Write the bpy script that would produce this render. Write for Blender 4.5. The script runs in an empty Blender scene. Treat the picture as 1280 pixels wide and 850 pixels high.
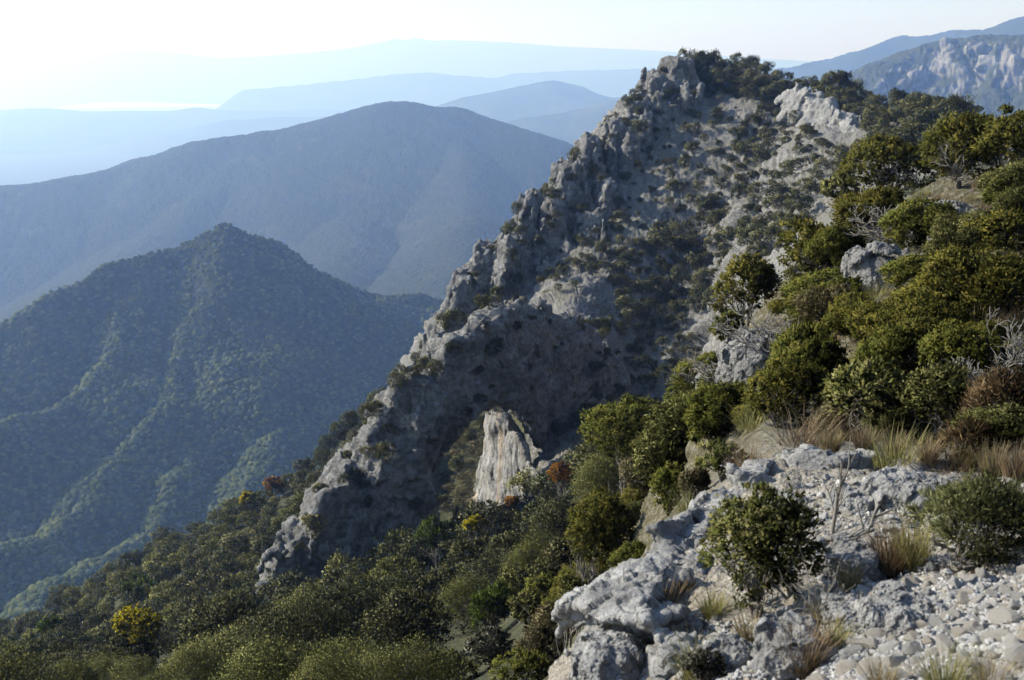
import bpy, math, random
import numpy as np
from mathutils import Vector, Matrix
from mathutils.bvhtree import BVHTree

PI = math.pi
sc = bpy.context.scene
col = sc.collection
rng = np.random.default_rng(7)
random.seed(7)

# ------------------------------------------------------------------ camera
FPX, HORIZ = 1372.0, 108.0                       # focal length in photo pixels, photo row of the horizon
PITCH = math.atan((425.0 - HORIZ) / FPX)
CP, SP = math.cos(PITCH), math.sin(PITCH)

def pix(px, py):
    """azimuth and elevation tangent seen at a place of the photograph"""
    x = (np.asarray(px, float) - 640.0) / FPX
    v = -(np.asarray(py, float) - 425.0) / FPX
    y = CP + v * SP
    z = -SP + v * CP
    h = np.hypot(x, y)
    return np.arctan2(x, y), z / h

def at(px, py, r):
    a, t = pix(px, py)
    return Vector((r * math.sin(a), r * math.cos(a), r * float(t)))

def to_pix(p):
    p = np.atleast_2d(p)
    yc = p[:, 1] * CP - p[:, 2] * SP
    zc = p[:, 1] * SP + p[:, 2] * CP
    return 640 + FPX * p[:, 0] / yc, 425 - FPX * zc / yc

cam = bpy.data.cameras.new('camera')
cam_ob = bpy.data.objects.new('camera', cam)
col.objects.link(cam_ob)
cam_ob.rotation_euler = (PI / 2 - PITCH, 0, 0)
cam.sensor_fit = 'HORIZONTAL'
cam.sensor_width = 36.0
cam.lens = 36.0 * FPX / 1280.0
cam.clip_start, cam.clip_end = 0.1, 120000
sc.camera = cam_ob
cam.dof.use_dof = True; cam.dof.focus_distance = 120.0; cam.dof.aperture_fstop = 6.3

# ------------------------------------------------------------------ light
SUN_AZ, SUN_EL = math.radians(-81), math.radians(31)      # left of the view and ahead
sd = Vector((math.sin(SUN_AZ) * math.cos(SUN_EL), math.cos(SUN_AZ) * math.cos(SUN_EL), math.sin(SUN_EL)))
w = bpy.data.worlds.new('World'); sc.world = w; w.use_nodes = True
nt = w.node_tree
sky = nt.nodes.new('ShaderNodeTexSky'); sky.sky_type = 'NISHITA'; sky.sun_disc = False
sky.sun_elevation = SUN_EL; sky.sun_rotation = SUN_AZ
sky.air_density = 1.0; sky.dust_density = 0.45; sky.ozone_density = 1.0; sky.altitude = 700
bg = nt.nodes['Background']; bg.inputs['Strength'].default_value = 0.10
nt.links.new(sky.outputs[0], bg.inputs['Color'])
sl = bpy.data.lights.new('sun', 'SUN'); sl.energy = 5.0; sl.angle = math.radians(0.5); sl.color = (1.0, 0.985, 0.96)
so = bpy.data.objects.new('sun', sl); col.objects.link(so)
so.rotation_euler = sd.to_track_quat('Z', 'Y').to_euler()
so.location = (0, 0, 300)
vs = sc.view_settings
sc.display_settings.display_device = 'sRGB'
vs.view_transform = 'Standard'; vs.look = 'None'; vs.gamma = 1; vs.use_curve_mapping = False
vs.exposure = 1.0
cy = sc.cycles
cy.max_bounces = 6; cy.diffuse_bounces = 3; cy.glossy_bounces = 2; cy.transmission_bounces = 4
cy.transparent_max_bounces = 8; cy.volume_bounces = 3
cy.use_denoising = True
cy.caustics_reflective = False; cy.caustics_refractive = False

# ------------------------------------------------------------------ noise
def _hash(i, j, k, s):
    h = (i * 374761393 + j * 668265263 + k * 2147483647 + s * 1274126177) & 0xFFFFFFFF
    h = ((h ^ (h >> 13)) * 1274126177) & 0xFFFFFFFF
    h = ((h ^ (h >> 16)) * 2246822519) & 0xFFFFFFFF
    return h ^ (h >> 15)

_g = np.array([(1,1,0),(-1,1,0),(1,-1,0),(-1,-1,0),(1,0,1),(-1,0,1),(1,0,-1),(-1,0,-1),
               (0,1,1),(0,-1,1),(0,1,-1),(0,-1,-1),(1,1,0),(-1,1,0),(0,-1,1),(0,-1,-1)], np.float32)

def noise(p, s=0):
    """gradient noise, about -1..1, of an N x 3 array"""
    p = np.asarray(p, np.float64)
    i = np.floor(p).astype(np.int64)
    f = (p - i).astype(np.float32)
    u = f * f * f * (f * (f * 6 - 15) + 10)
    out = 0
    for dx in (0, 1):
        wx = u[:, 0] if dx else 1 - u[:, 0]
        for dy in (0, 1):
            wy = u[:, 1] if dy else 1 - u[:, 1]
            for dz in (0, 1):
                wz = u[:, 2] if dz else 1 - u[:, 2]
                g = _g[_hash(i[:, 0] + dx, i[:, 1] + dy, i[:, 2] + dz, s) & 15]
                out = out + wx * wy * wz * (g[:, 0] * (f[:, 0] - dx) + g[:, 1] * (f[:, 1] - dy) + g[:, 2] * (f[:, 2] - dz))
    return out

def fbm(p, octaves=4, s=0, gain=0.5, lac=2.03):
    p = np.asarray(p, np.float64); a, o = 1.0, 0
    for k in range(octaves):
        o = o + a * noise(p, s + k * 17); a *= gain; p = p * lac + 11.3
    return o

def ridged(p, octaves=4, s=0, gain=0.5, lac=2.1):
    p = np.asarray(p, np.float64); a, o = 1.0, 0
    for k in range(octaves):
        o = o + a * (1 - 2.2 * np.abs(noise(p, s + k * 17))); a *= gain; p = p * lac + 7.7
    return o

def facets(p, s=0, tilt=0.9, edge=0.16, groove=0.12):
    """broken-rock relief: each Voronoi cell is a block with its own height and tilt; returns (height, crack distance)"""
    p = np.asarray(p, np.float64)
    i = np.floor(p).astype(np.int64)
    d1 = np.full(len(p), 1e9, np.float32); d2 = d1.copy(); h1 = np.zeros(len(p), np.float32)
    for dx in (-1, 0, 1):
        for dy in (-1, 0, 1):
            for dz in (-1, 0, 1):
                a, b, c = i[:, 0] + dx, i[:, 1] + dy, i[:, 2] + dz
                h = _hash(a, b, c, s)
                q = [(h & 255) / 255.0, ((h >> 8) & 255) / 255.0, ((h >> 16) & 255) / 255.0]
                r = (p - np.stack([a + q[0], b + q[1], c + q[2]], 1)).astype(np.float32)
                d = np.sqrt((r * r).sum(1))
                g = _hash(a, b, c, s + 5)
                hh = ((g & 255) / 255.0 - 0.5 + tilt * (r[:, 0] * ((g >> 8 & 255) / 127.5 - 1) + r[:, 1] * ((g >> 16 & 255) / 127.5 - 1)
                      + r[:, 2] * ((g >> 24 & 255) / 127.5 - 1))).astype(np.float32)
                nearer = d < d1
                d2 = np.where(nearer, d1, np.minimum(d2, d)); d1 = np.where(nearer, d, d1); h1 = np.where(nearer, hh, h1)
    if edge == 0: return h1, d2 - d1
    e = np.clip((d2 - d1) / edge, 0, 1)
    return h1 * e * (2 - e) - groove * (1 - e), d2 - d1

def sstep(a, b, x):
    t = np.clip((np.asarray(x, float) - a) / (b - a), 0, 1)
    return t * t * (3 - 2 * t)

# ------------------------------------------------------------------ object helpers
def tag(o, label=None, cat=None, group=None, kind=None):
    if label: o['label'] = label
    if cat: o['category'] = cat
    if group: o['group'] = group
    if kind: o['kind'] = kind
    return o

def mesh(name, v, f, mat=None, smooth=True, attrs=None, mat_index=None, normals=None):
    """f: an M x k array of equal-sided faces, or a list of such arrays"""
    me = bpy.data.meshes.new(name)
    fs = f if isinstance(f, list) else [f]
    fs = [np.asarray(a, np.int32) for a in fs if len(a)]
    me.vertices.add(len(v)); me.vertices.foreach_set('co', np.asarray(v, np.float32).ravel())
    tot = np.concatenate([np.full(len(a), a.shape[1], np.int32) for a in fs])
    idx = np.concatenate([a.ravel() for a in fs])
    me.loops.add(len(idx)); me.loops.foreach_set('vertex_index', idx)
    me.polygons.add(len(tot))
    me.polygons.foreach_set('loop_start', np.concatenate([[0], np.cumsum(tot)[:-1]]).astype(np.int32))
    me.polygons.foreach_set('loop_total', tot)
    if mat is not None:
        for m in (mat if isinstance(mat, list) else [mat]): me.materials.append(m)
    if mat_index is not None: me.polygons.foreach_set('material_index', np.asarray(mat_index, np.int32))
    me.update(calc_edges=True)
    me.polygons.foreach_set('use_smooth', np.full(len(tot), bool(smooth)))
    if normals is not None:
        cn = me.attributes.new('custom_normal', 'FLOAT_VECTOR', 'POINT'); cn.data.foreach_set('vector', np.asarray(normals, np.float32).ravel())
        me.update()
    for k, a in (attrs or {}).items():
        at_ = me.attributes.new(k, 'FLOAT', 'POINT'); at_.data.foreach_set('value', np.asarray(a, np.float32))
    return me

def link(name, me, parent=None, loc=None, rot=None, scale=None):
    o = bpy.data.objects.new(name, me); col.objects.link(o)
    if parent is not None: o.parent = parent
    if loc is not None: o.location = loc
    if rot is not None: o.rotation_euler = rot
    if scale is not None: o.scale = scale
    return o

def grid_faces(nr, nc):
    a = np.arange(nr * nc, dtype=np.int32).reshape(nr, nc)
    return np.stack([a[:-1, :-1], a[:-1, 1:], a[1:, 1:], a[1:, :-1]], -1).reshape(-1, 4)

def grid_normals(P):
    du = np.gradient(P, axis=1); dv = np.gradient(P, axis=0)
    n = np.cross(du, dv); n /= np.linalg.norm(n, axis=-1, keepdims=True) + 1e-12
    n[n[..., 2] < 0] *= -1
    return n

# ------------------------------------------------------------------ materials
class NT:
    """short-hand for building a node tree"""
    def __init__(s, name):
        s.m = bpy.data.materials.new(name); s.m.use_nodes = True
        s.t = s.m.node_tree; s.t.nodes.clear()
        s.out = s.t.nodes.new('ShaderNodeOutputMaterial')
    def n(s, typ, **kw):
        x = s.t.nodes.new('ShaderNode' + typ)
        for k, v in kw.items():
            if k in x.inputs: s.set(x.inputs[k], v)
            else: setattr(x, k, v)
        return x
    def set(s, sock, v):
        if isinstance(v, bpy.types.NodeSocket): s.t.links.new(v, sock)
        elif isinstance(v, (tuple, list)) and len(v) == 3 and sock.type == 'RGBA': sock.default_value = (*v, 1)
        else: sock.default_value = v
    def tex(s, scale, detail=5, rough=0.6, vec=None, dist=0.0):
        x = s.n('TexNoise'); s.set(x.inputs['Scale'], scale); s.set(x.inputs['Detail'], detail); s.set(x.inputs['Roughness'], rough)
        s.set(x.inputs['Distortion'], dist)
        if vec is not None: s.set(x.inputs['Vector'], vec)
        return x.outputs[0]
    def vor(s, scale, vec=None, feature='F1', rand=1.0):
        x = s.n('TexVoronoi', feature=feature); s.set(x.inputs['Scale'], scale); s.set(x.inputs['Randomness'], rand)
        if vec is not None: s.set(x.inputs['Vector'], vec)
        return x
    def ramp(s, fac, *stops):
        x = s.n('ValToRGB'); e = x.color_ramp.elements
        while len(e) < len(stops): e.new(0.5)
        for i, (p, c) in enumerate(stops):
            e[i].position = p; e[i].color = (*c, 1) if isinstance(c, (tuple, list)) else (c, c, c, 1)
        s.set(x.inputs[0], fac)
        return x.outputs[0]
    def mix(s, fac, a, b, mode='MIX'):
        x = s.n('Mix', data_type='RGBA', blend_type=mode)
        s.set(x.inputs[0], fac); s.set(x.inputs[6], a); s.set(x.inputs[7], b)
        return x.outputs[2]
    def math(s, op, a, b=0.0, c=None):
        x = s.n('Math', operation=op); s.set(x.inputs[0], a); s.set(x.inputs[1], b)
        if c is not None: s.set(x.inputs[2], c)
        return x.outputs[0]
    def attr(s, name):
        return s.n('Attribute', attribute_name=name).outputs['Fac']
    def pos(s, scale=(1, 1, 1), rot=(0, 0, 0), obj=False):
        src = s.n('TexCoord').outputs['Object'] if obj else s.n('NewGeometry').outputs['Position']
        x = s.n('Mapping'); s.set(x.inputs['Vector'], src); x.inputs['Scale'].default_value = scale; x.inputs['Rotation'].default_value = rot
        return x.outputs[0]
    def bump(s, h, strength, dist, normal=None):
        x = s.n('Bump'); s.set(x.inputs['Strength'], strength); s.set(x.inputs['Distance'], dist); s.set(x.inputs['Height'], h)
        if normal is not None: s.set(x.inputs['Normal'], normal)
        return x.outputs[0]
    def surf(s, colour, rough=0.9, normal=None, spec=0.2):
        b = s.n('BsdfPrincipled'); s.set(b.inputs['Base Color'], colour); s.set(b.inputs['Roughness'], rough)
        s.set(b.inputs['Specular IOR Level'], spec)
        if normal is not None: s.set(b.inputs['Normal'], normal)
        s.t.links.new(b.outputs[0], s.out.inputs['Surface'])
        return s.m
    def leafsurf(s, colour, rough=0.55, trans=0.35, spec=0.25, tcol=None):
        b = s.n('BsdfPrincipled'); s.set(b.inputs['Base Color'], colour); s.set(b.inputs['Roughness'], rough)
        s.set(b.inputs['Specular IOR Level'], spec)
        t = s.n('BsdfTranslucent'); s.set(t.inputs['Color'], tcol if tcol is not None else colour)
        mx = s.n('MixShader'); s.set(mx.inputs[0], trans)
        s.t.links.new(b.outputs[0], mx.inputs[1]); s.t.links.new(t.outputs[0], mx.inputs[2])
        s.t.links.new(mx.outputs[0], s.out.inputs['Surface'])
        return s.m
# ------------------------------------------------------------------ haze
HAZE_D = 0.000185
v = NT('haze_air')
pv = v.n('VolumePrincipled')
pv.inputs['Color'].default_value = (0.34, 0.53, 1.0, 1)
pv.inputs['Absorption Color'].default_value = (1, 1, 1, 1)
pv.inputs['Density'].default_value = HAZE_D
pv.inputs['Anisotropy'].default_value = 0.45
v.t.links.new(pv.outputs[0], v.out.inputs['Volume'])
hx0, hx1, hy0, hy1, hz0, hz1 = -26000, 26000, -2500, 33000, -676, 1100
hv = [(x, y, z) for z in (hz0, hz1) for y in (hy0, hy1) for x in (hx0, hx1)]
hf = np.array([(0, 2, 3, 1), (4, 5, 7, 6), (0, 1, 5, 4), (1, 3, 7, 5), (3, 2, 6, 7), (2, 0, 4, 6)])
ho = link('haze', mesh('haze', hv, hf, v.m, False))
tag(ho, 'pale blue haze filling the valleys between the hills', 'haze', kind='stuff')

# ------------------------------------------------------------------ the ground: camera ridge, wooded slope, main peak
CTRL = [
 # px, py, metres from the camera
 # beyond the left edge
 (-500, 1300, 6), (-500, 1080, 25), (-500, 950, 70), (-500, 860, 200), (-500, 900, 330),
 (-250, 1250, 6), (-250, 1020, 30), (-250, 900, 75), (-250, 840, 220), (-250, 880, 330),
 # column 0
 (0, 1350, 3.0), (0, 1180, 8), (0, 1010, 25), (0, 880, 62), (0, 845, 85), (0, 818, 120), (0, 792, 190), (0, 778, 235), (0, 830, 330),
 (100, 1000, 25), (100, 870, 60), (100, 825, 90), (100, 775, 140), (100, 738, 205), (100, 728, 235), (100, 790, 330),
 (200, 1260, 3.4), (200, 980, 22), (200, 868, 54), (200, 815, 85), (200, 740, 140), (200, 688, 195), (200, 672, 225), (200, 740, 330),
 (300, 940, 24), (300, 850, 55), (300, 800, 78), (300, 745, 110), (300, 680, 155), (300, 628, 210), (300, 700, 330),
 (400, 1220, 3.4), (400, 920, 22), (400, 835, 52), (400, 775, 78), (400, 738, 100), (400, 660, 145), (400, 600, 180), (400, 562, 212), (400, 650, 330),
 (500, 890, 26), (500, 815, 48), (500, 755, 70), (500, 710, 95), (500, 640, 135), (500, 560, 170), (500, 490, 205), (500, 472, 218), (500, 580, 330),
 (600, 1160, 3.4), (600, 900, 14), (600, 870, 25), (600, 800, 46), (600, 735, 66), (600, 678, 90), (600, 660, 112), (600, 640, 132), (600, 600, 148), (600, 550, 165), (600, 500, 178), (600, 420, 190), (645, 665, 100), (645, 652, 118), (645, 640, 134), (645, 600, 150), (560, 650, 134), (560, 600, 150), (600, 365, 205), (600, 320, 226), (600, 480, 330),
 # column 700
 (700, 1100, 3.0), (700, 880, 4.6), (700, 865, 10), (700, 850, 17), (700, 790, 28), (700, 715, 46), (700, 655, 74), (700, 625, 98), (700, 585, 125), (700, 500, 150), (700, 420, 170), (700, 345, 195), (700, 300, 212), (700, 262, 228), (700, 222, 244), (700, 400, 330),
 (740, 345, 192), (740, 285, 214), (740, 262, 222), (740, 258, 229), (740, 175, 250),
 (760, 790, 5.2), (760, 775, 12), (760, 700, 30), (760, 635, 52), (760, 605, 85), (760, 575, 130), (760, 490, 160), (760, 385, 186), (760, 300, 206), (760, 235, 226), (760, 222, 236), (760, 150, 256), (760, 340, 330),
 (800, 1050, 2.9), (800, 850, 4.3), (800, 742, 5.8), (800, 728, 12), (800, 665, 26), (800, 610, 40), (800, 585, 70), (800, 550, 130), (800, 485, 170), (800, 380, 192), (800, 290, 210), (800, 200, 234), (800, 120, 263), (800, 300, 340),
 (870, 850, 4.1), (870, 750, 5.2), (870, 655, 6.9), (870, 630, 12), (870, 560, 20), (870, 505, 30), (870, 490, 50), (870, 482, 110), (870, 462, 172), (870, 370, 196), (870, 245, 222), (870, 150, 248), (870, 84, 268), (870, 250, 350),
 (950, 1000, 2.8), (950, 850, 3.9), (950, 740, 5.1), (950, 600, 7.6), (950, 572, 9), (950, 520, 13), (950, 465, 19), (950, 415, 26), (950, 400, 45), (950, 370, 120), (950, 330, 165), (950, 260, 204), (950, 180, 238), (950, 100, 262), (950, 200, 350),
 (1050, 850, 3.7), (1050, 740, 4.9), (1050, 600, 7.4), (1050, 562, 9), (1050, 500, 12), (1050, 430, 16.5), (1050, 360, 22), (1050, 315, 28), (1050, 300, 40), (1050, 285, 110), (1050, 240, 175), (1050, 175, 218), (1050, 116, 248), (1050, 200, 340),
 (1150, 1000, 2.5), (1150, 850, 3.5), (1150, 740, 4.7), (1150, 610, 7.0), (1150, 560, 9), (1150, 480, 12), (1150, 390, 16.5), (1150, 310, 22), (1150, 262, 29), (1150, 245, 40), (1150, 225, 90), (1150, 190, 170), (1150, 140, 228), (1150, 230, 340),
 (1250, 850, 3.3), (1250, 735, 4.6), (1250, 620, 6.8), (1250, 560, 8.6), (1250, 460, 12), (1250, 360, 17), (1250, 280, 23), (1250, 240, 31), (1250, 222, 42), (1250, 205, 90), (1250, 180, 160), (1250, 152, 215), (1250, 230, 340),
 (1400, 850, 3.1), (1400, 650, 6.2), (1400, 480, 11), (1400, 360, 16), (1400, 250, 26), (1400, 205, 42), (1400, 185, 90), (1400, 160, 200), (1400, 260, 340),
 (1650, 900, 2.8), (1650, 650, 5.5), (1650, 420, 12), (1650, 250, 28), (1650, 170, 60), (1650, 150, 200), (1650, 280, 340),
 (2100, 1000, 2.4), (2100, 650, 5), (2100, 420, 12), (2100, 250, 28), (2100, 170, 60), (2100, 150, 200), (2100, 280, 340),
]
C = np.array(CTRL, float)
ca, ct = pix(C[:, 0], C[:, 1]); cl = np.log(C[:, 2])
KA = 5.0
XY = np.stack([ca * KA, cl], 1)
# flat ground under the camera
ex = [(a * KA, math.log(0.9), -1.6 / 0.9) for a in np.linspace(-1.1, 1.1, 9)] + [(a * KA, math.log(1.7), -1.62 / 1.7) for a in np.linspace(-1.1, 1.1, 9)]
ex = np.array(ex)
XY = np.vstack([XY, ex[:, :2]]); TT = np.concatenate([ct, ex[:, 2]])

def _phi(d2): return np.sqrt(d2 + 0.01)
def _pair(A, B): return _phi(((A[:, None, :] - B[None, :, :]) ** 2).sum(-1))
n_ = len(XY)
A_ = np.zeros((n_ + 3, n_ + 3)); A_[:n_, :n_] = _pair(XY, XY) - 0.004 * np.eye(n_)
A_[:n_, n_] = 1; A_[:n_, n_ + 1:] = XY; A_[n_:, :n_] = A_[:n_, n_:].T
W_ = np.linalg.solve(A_, np.concatenate([TT, [0, 0, 0]]))

def near_t(az, L):
    q = np.stack([np.ravel(az) * KA, np.ravel(L)], 1)
    out = np.empty(len(q))
    for k in range(0, len(q), 40000):
        b = q[k:k + 40000]
        out[k:k + 40000] = _pair(b, XY) @ W_[:n_] + W_[n_] + b @ W_[n_ + 1:]
    return out.reshape(np.shape(az))

VALLEY = -530.0
def base_z(az, L):
    r = np.exp(L)
    zn = near_t(az, np.minimum(L, math.log(340.0))) * r
    e = np.clip((r - 300) / 480, 0, 1)
    return zn * (1 - sstep(0, 1, e)) + VALLEY * sstep(0, 1, e)

# coarse table (azimuth x log r) of the smooth ground, bilinear afterwards
TA = np.linspace(-1.05, 1.05, 640); TL = np.linspace(math.log(0.8), math.log(800), 700)
TZ = base_z(*np.meshgrid(TA, TL, indexing='ij'))

def ground(az, L):
    x = np.clip((az - TA[0]) / (TA[1] - TA[0]), 0, len(TA) - 1.001); y = np.clip((L - TL[0]) / (TL[1] - TL[0]), 0, len(TL) - 1.001)
    i = x.astype(int); j = y.astype(int); fx = x - i; fy = y - j
    return (TZ[i, j] * (1 - fx) * (1 - fy) + TZ[i + 1, j] * fx * (1 - fy) + TZ[i, j + 1] * (1 - fx) * fy + TZ[i + 1, j + 1] * fx * fy)

def ground_xy(x, y):
    return ground(np.arctan2(x, y), np.log(np.hypot(x, y)))

# columns: fine inside the view, coarse beside it
NC, NR = 1080, 1000
az_ = np.concatenate([np.linspace(-1.05, -0.47, 40, endpoint=False), np.linspace(-0.47, 0.47, NC - 80), np.linspace(0.47, 1.05, 41)[1:]])
Ld = np.linspace(math.log(0.8), math.log(800), 2600)
AZ, LD = np.meshgrid(az_, Ld, indexing='ij')
ZD = ground(AZ, LD); TD = ZD / np.exp(LD)
wgt = np.sqrt((np.gradient(LD, axis=1) * 0.13) ** 2 + (np.gradient(TD, axis=1)) ** 2 * (np.where(LD < math.log(2.4), 0.15, 1.0)))
wgt *= np.where(LD > math.log(330), 0.25, 1.0)
S = np.cumsum(wgt, axis=1); S = (S - S[:, :1]) / (S[:, -1:] - S[:, :1])
# the same spacing, smoothed over neighbouring columns, keeps the rows from shearing
kk = np.hanning(23); kk /= kk.sum()
Sp = np.pad(S, ((11, 11), (0, 0)), mode='edge')
S = sum(kk[j_] * Sp[j_:j_ + S.shape[0]] for j_ in range(23))
LR = np.empty((len(az_), NR))
for c_ in range(len(az_)):
    LR[c_] = np.interp(np.linspace(0, 1, NR), S[c_], Ld)
far_rows = np.log(np.geomspace(840, 32000, 60))
LR = np.concatenate([LR, np.broadcast_to(far_rows, (len(az_), 60))], 1)
AZR = np.broadcast_to(az_[:, None], LR.shape)
RR = np.exp(LR)
ZR = np.where(LR <= math.log(800), ground(AZR, LR), VALLEY)
P0 = np.stack([RR * np.sin(AZR), RR * np.cos(AZR), ZR], -1)
GPX, GPY = to_pix(P0.reshape(-1, 3)); GPX = GPX.reshape(LR.shape); GPY = GPY.reshape(LR.shape)
# ------------------------------------------------------------------ relief on the ground
flat = P0.reshape(-1, 3); rr = RR.ravel()
gx, gy = GPX.ravel(), GPY.ravel()
nrm = grid_normals(P0).reshape(-1, 3)
inpk = np.where(gx > 860, sstep(140, 175, rr), sstep(80, 125, rr)) * (1 - sstep(330, 420, rr))                  # main peak band
# how much bare rock: peak right of the wooded slope, outcrops near the camera
left_edge = np.interp(gy, [300, 400, 520, 600, 700, 760], [520, 545, 455, 395, 345, 330])
low_edge = np.interp(gx, [325, 450, 530, 600, 700, 850, 1280], [760, 700, 690, 640, 612, 510, 490])
edge_n = 14 * fbm(flat / 14, 3, 8)
m_peak = sstep(80, 125, rr) * (1 - sstep(330, 420, rr)) * sstep(-6, 16, low_edge - gy + edge_n) * sstep(-10, 12, gx - left_edge + edge_n)
hole = sstep(530, 545, gx) * (1 - sstep(655, 668, gx)) * sstep(500, 515, gy) * (1 - sstep(178, 190, rr)); m_peak = m_peak * (1 - hole)
m_fore = 1 - sstep(7.5, 11, rr)
m_ridge = sstep(7.5, 11, rr) * (1 - sstep(42, 70, rr)) * sstep(640, 820, gx)
disp = np.zeros(len(flat))
k = m_peak > 0.01
q = flat[k]
warp = q + 2.5 * np.stack([noise(q / 9, 1), noise(q / 9, 2), noise(q / 9, 3)], 1)
rockp = warp * np.array([1, 1, 0.55])
big, _ = facets(rockp / 11, 3, 0.9, 0.08, 0.05); med, mc = facets(rockp / 4.2, 4, 0.9, 0.08, 0.05); sml, sc_ = facets(warp / 1.5, 6, 0.9, 0.10, 0.05)
steep = 1 - nrm[k][:, 2]
rgh = sstep(0.12, 0.5, steep)
disp[k] = m_peak[k] * inpk[k] * ((1.1 + 2.2 * rgh) * big + (0.55 + 1.0 * rgh) * med + (0.34 + 0.40 * rgh) * sml + 1.6 * fbm(q / 16, 4, 9) + 0.25 * ridged(q / 2.2, 3, 12))
k = (inpk * (1 - m_peak)) > 0.01
disp[k] += (1 - m_peak[k]) * (1.3 * fbm(flat[k] / 18, 4, 21) - 2.6 * (1 - sstep(520, 700, gx[k])))
k = m_ridge > 0.01
q = flat[k]; fc, _ = facets(q / 1.3, 31)
disp[k] += m_ridge[k] * np.minimum(1, rr[k] / 24) * (0.55 * fbm(q / 3.0, 5, 30) + 0.16 * fc)
k = m_fore > 0.01
q = flat[k]; fc, fk = facets(q / 0.42, 33); f2, _ = facets(q / 0.13, 34)
disp[k] += m_fore[k] * (0.05 * fbm(q / 0.5, 5, 35) + 0.05 * fc + 0.018 * f2)
DISP = np.clip(disp, -6, 6)
PV = flat + nrm * DISP[:, None]
PV3 = PV.reshape(P0.shape)

g = NT('ground')
ps = g.pos()
rock_a, dry_a, soil_a = g.attr('rock'), g.attr('dry'), g.attr('wood')
big_n = g.tex(0.11, 6, 0.62, ps); mid_n = g.tex(0.9, 6, 0.65, ps); fin_n = g.tex(6.0, 5, 0.7, ps)
vfin = g.tex(38.0, 4, 0.7, ps)
lime = g.ramp(mid_n, (0.25, (0.09, 0.089, 0.088)), (0.5, (0.215, 0.212, 0.207)), (0.72, (0.38, 0.375, 0.36)))
lime = g.mix(g.math('MULTIPLY', g.ramp(g.tex(2.4, 6, 0.75, ps), (0.46, 0.0), (0.56, 1.0)), 0.6), lime, (0.10, 0.099, 0.095))
lime = g.mix(g.math('MULTIPLY', g.ramp(fin_n, (0.47, 0.0), (0.55, 1.0)), 0.8), lime, (0.085, 0.083, 0.08))
grs = g.ramp(fin_n, (0.3, (0.055, 0.053, 0.034)), (0.55, (0.115, 0.108, 0.07)), (0.75, (0.19, 0.18, 0.125)))
gmask = g.ramp(g.math('ADD', g.math('MULTIPLY', big_n, 0.45), g.math('MULTIPLY', mid_n, 0.6)), (0.47, 0.0), (0.58, 1.0))
geo = g.n('NewGeometry'); sep = g.n('SeparateXYZ', Vector=geo.outputs['Normal'])
up = g.ramp(sep.outputs['Z'], (0.62, 0.0), (0.80, 1.0))
cov = g.math('MULTIPLY', g.math('MULTIPLY', gmask, up), 0.62)
stone = g.mix(cov, lime, grs)
soil = g.ramp(mid_n, (0.3, (0.030, 0.034, 0.018)), (0.7, (0.075, 0.075, 0.042)))
dryc = g.ramp(fin_n, (0.3, (0.045, 0.043, 0.022)), (0.5, (0.09, 0.08, 0.046)), (0.66, (0.20, 0.185, 0.15)))
c0 = g.mix(rock_a, soil, stone)
c1 = g.mix(dry_a, c0, dryc)
grav = g.ramp(vfin, (0.3, (0.11, 0.092, 0.07)), (0.5, (0.22, 0.20, 0.17)), (0.7, (0.38, 0.365, 0.335)))
c2 = g.mix(g.attr('gravel'), c1, grav)
hgt = g.math('ADD', g.math('MULTIPLY', mid_n, 0.5), g.math('ADD', g.math('MULTIPLY', fin_n, 0.16), g.math('MULTIPLY', vfin, 0.02)))
nb = g.bump(hgt, 0.9, 1.0)
GROUND_M = g.surf(c2, 0.95, nb, 0.15)

tm = mesh('terrain', PV, grid_faces(*LR.shape), GROUND_M, True,
          dict(rock=m_peak, dry=m_ridge, wood=1 - m_peak, gravel=m_fore))
to = link('terrain', tm)
tag(to, 'rocky mountain ground from the stony camera ridge to the grey main peak', 'terrain', kind='structure')

def hit(px, py, rmin=0.0, rmax=330.0):
    """first point of the ground seen through a place of the photograph, in front of which nothing of the ground stands"""
    a, t = pix(px, py)
    c = int(np.argmin(np.abs(az_ - a)))
    tt = PV3[c, :NR, 2] / np.hypot(PV3[c, :NR, 0], PV3[c, :NR, 1])
    rc = RR[c, :NR]
    ok = np.nonzero((tt >= t) & (rc >= rmin) & (rc <= rmax))[0]
    if not len(ok): return None
    r = float(np.hypot(PV3[c, ok[0], 0], PV3[c, ok[0], 1]))
    return Vector((r * math.sin(a), r * math.cos(a), float(PV3[c, ok[0], 2])))

def on_ground(x, y):
    """point of the finished ground under x, y"""
    a = math.atan2(x, y); c = int(np.argmin(np.abs(az_ - a)))
    r = math.hypot(x, y); j = int(np.clip(np.searchsorted(RR[c, :NR], r), 0, NR - 1))
    return Vector((x, y, float(PV3[c, j, 2])))

# ------------------------------------------------------------------ hills and ranges beyond the valley
FAR_K = 1.3                                        # how far beyond the first survey the hills stand
def ridge_points(lst):
    return [tuple(at(px, py, r * FAR_K)) for px, py, r in lst]

def tents(XYq, lines):
    """height of the highest of several sloping ridges (a crest line of 3-D points, and a fall per metre) over points"""
    best = np.full(len(XYq), -1e9)
    for pts, fall, soft in lines:
        for a, b in zip(pts[:-1], pts[1:]):
            a = np.array(a); b = np.array(b); d = b - a
            u = np.clip(((XYq - a[:2]) @ d[:2]) / (d[:2] @ d[:2]), 0, 1)
            c = a + u[:, None] * d
            dist = np.hypot(XYq[:, 0] - c[:, 0], XYq[:, 1] - c[:, 1])
            best = np.maximum(best, c[:, 2] - fall * (np.sqrt(dist * dist + soft * soft) - soft))
    return best

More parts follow.
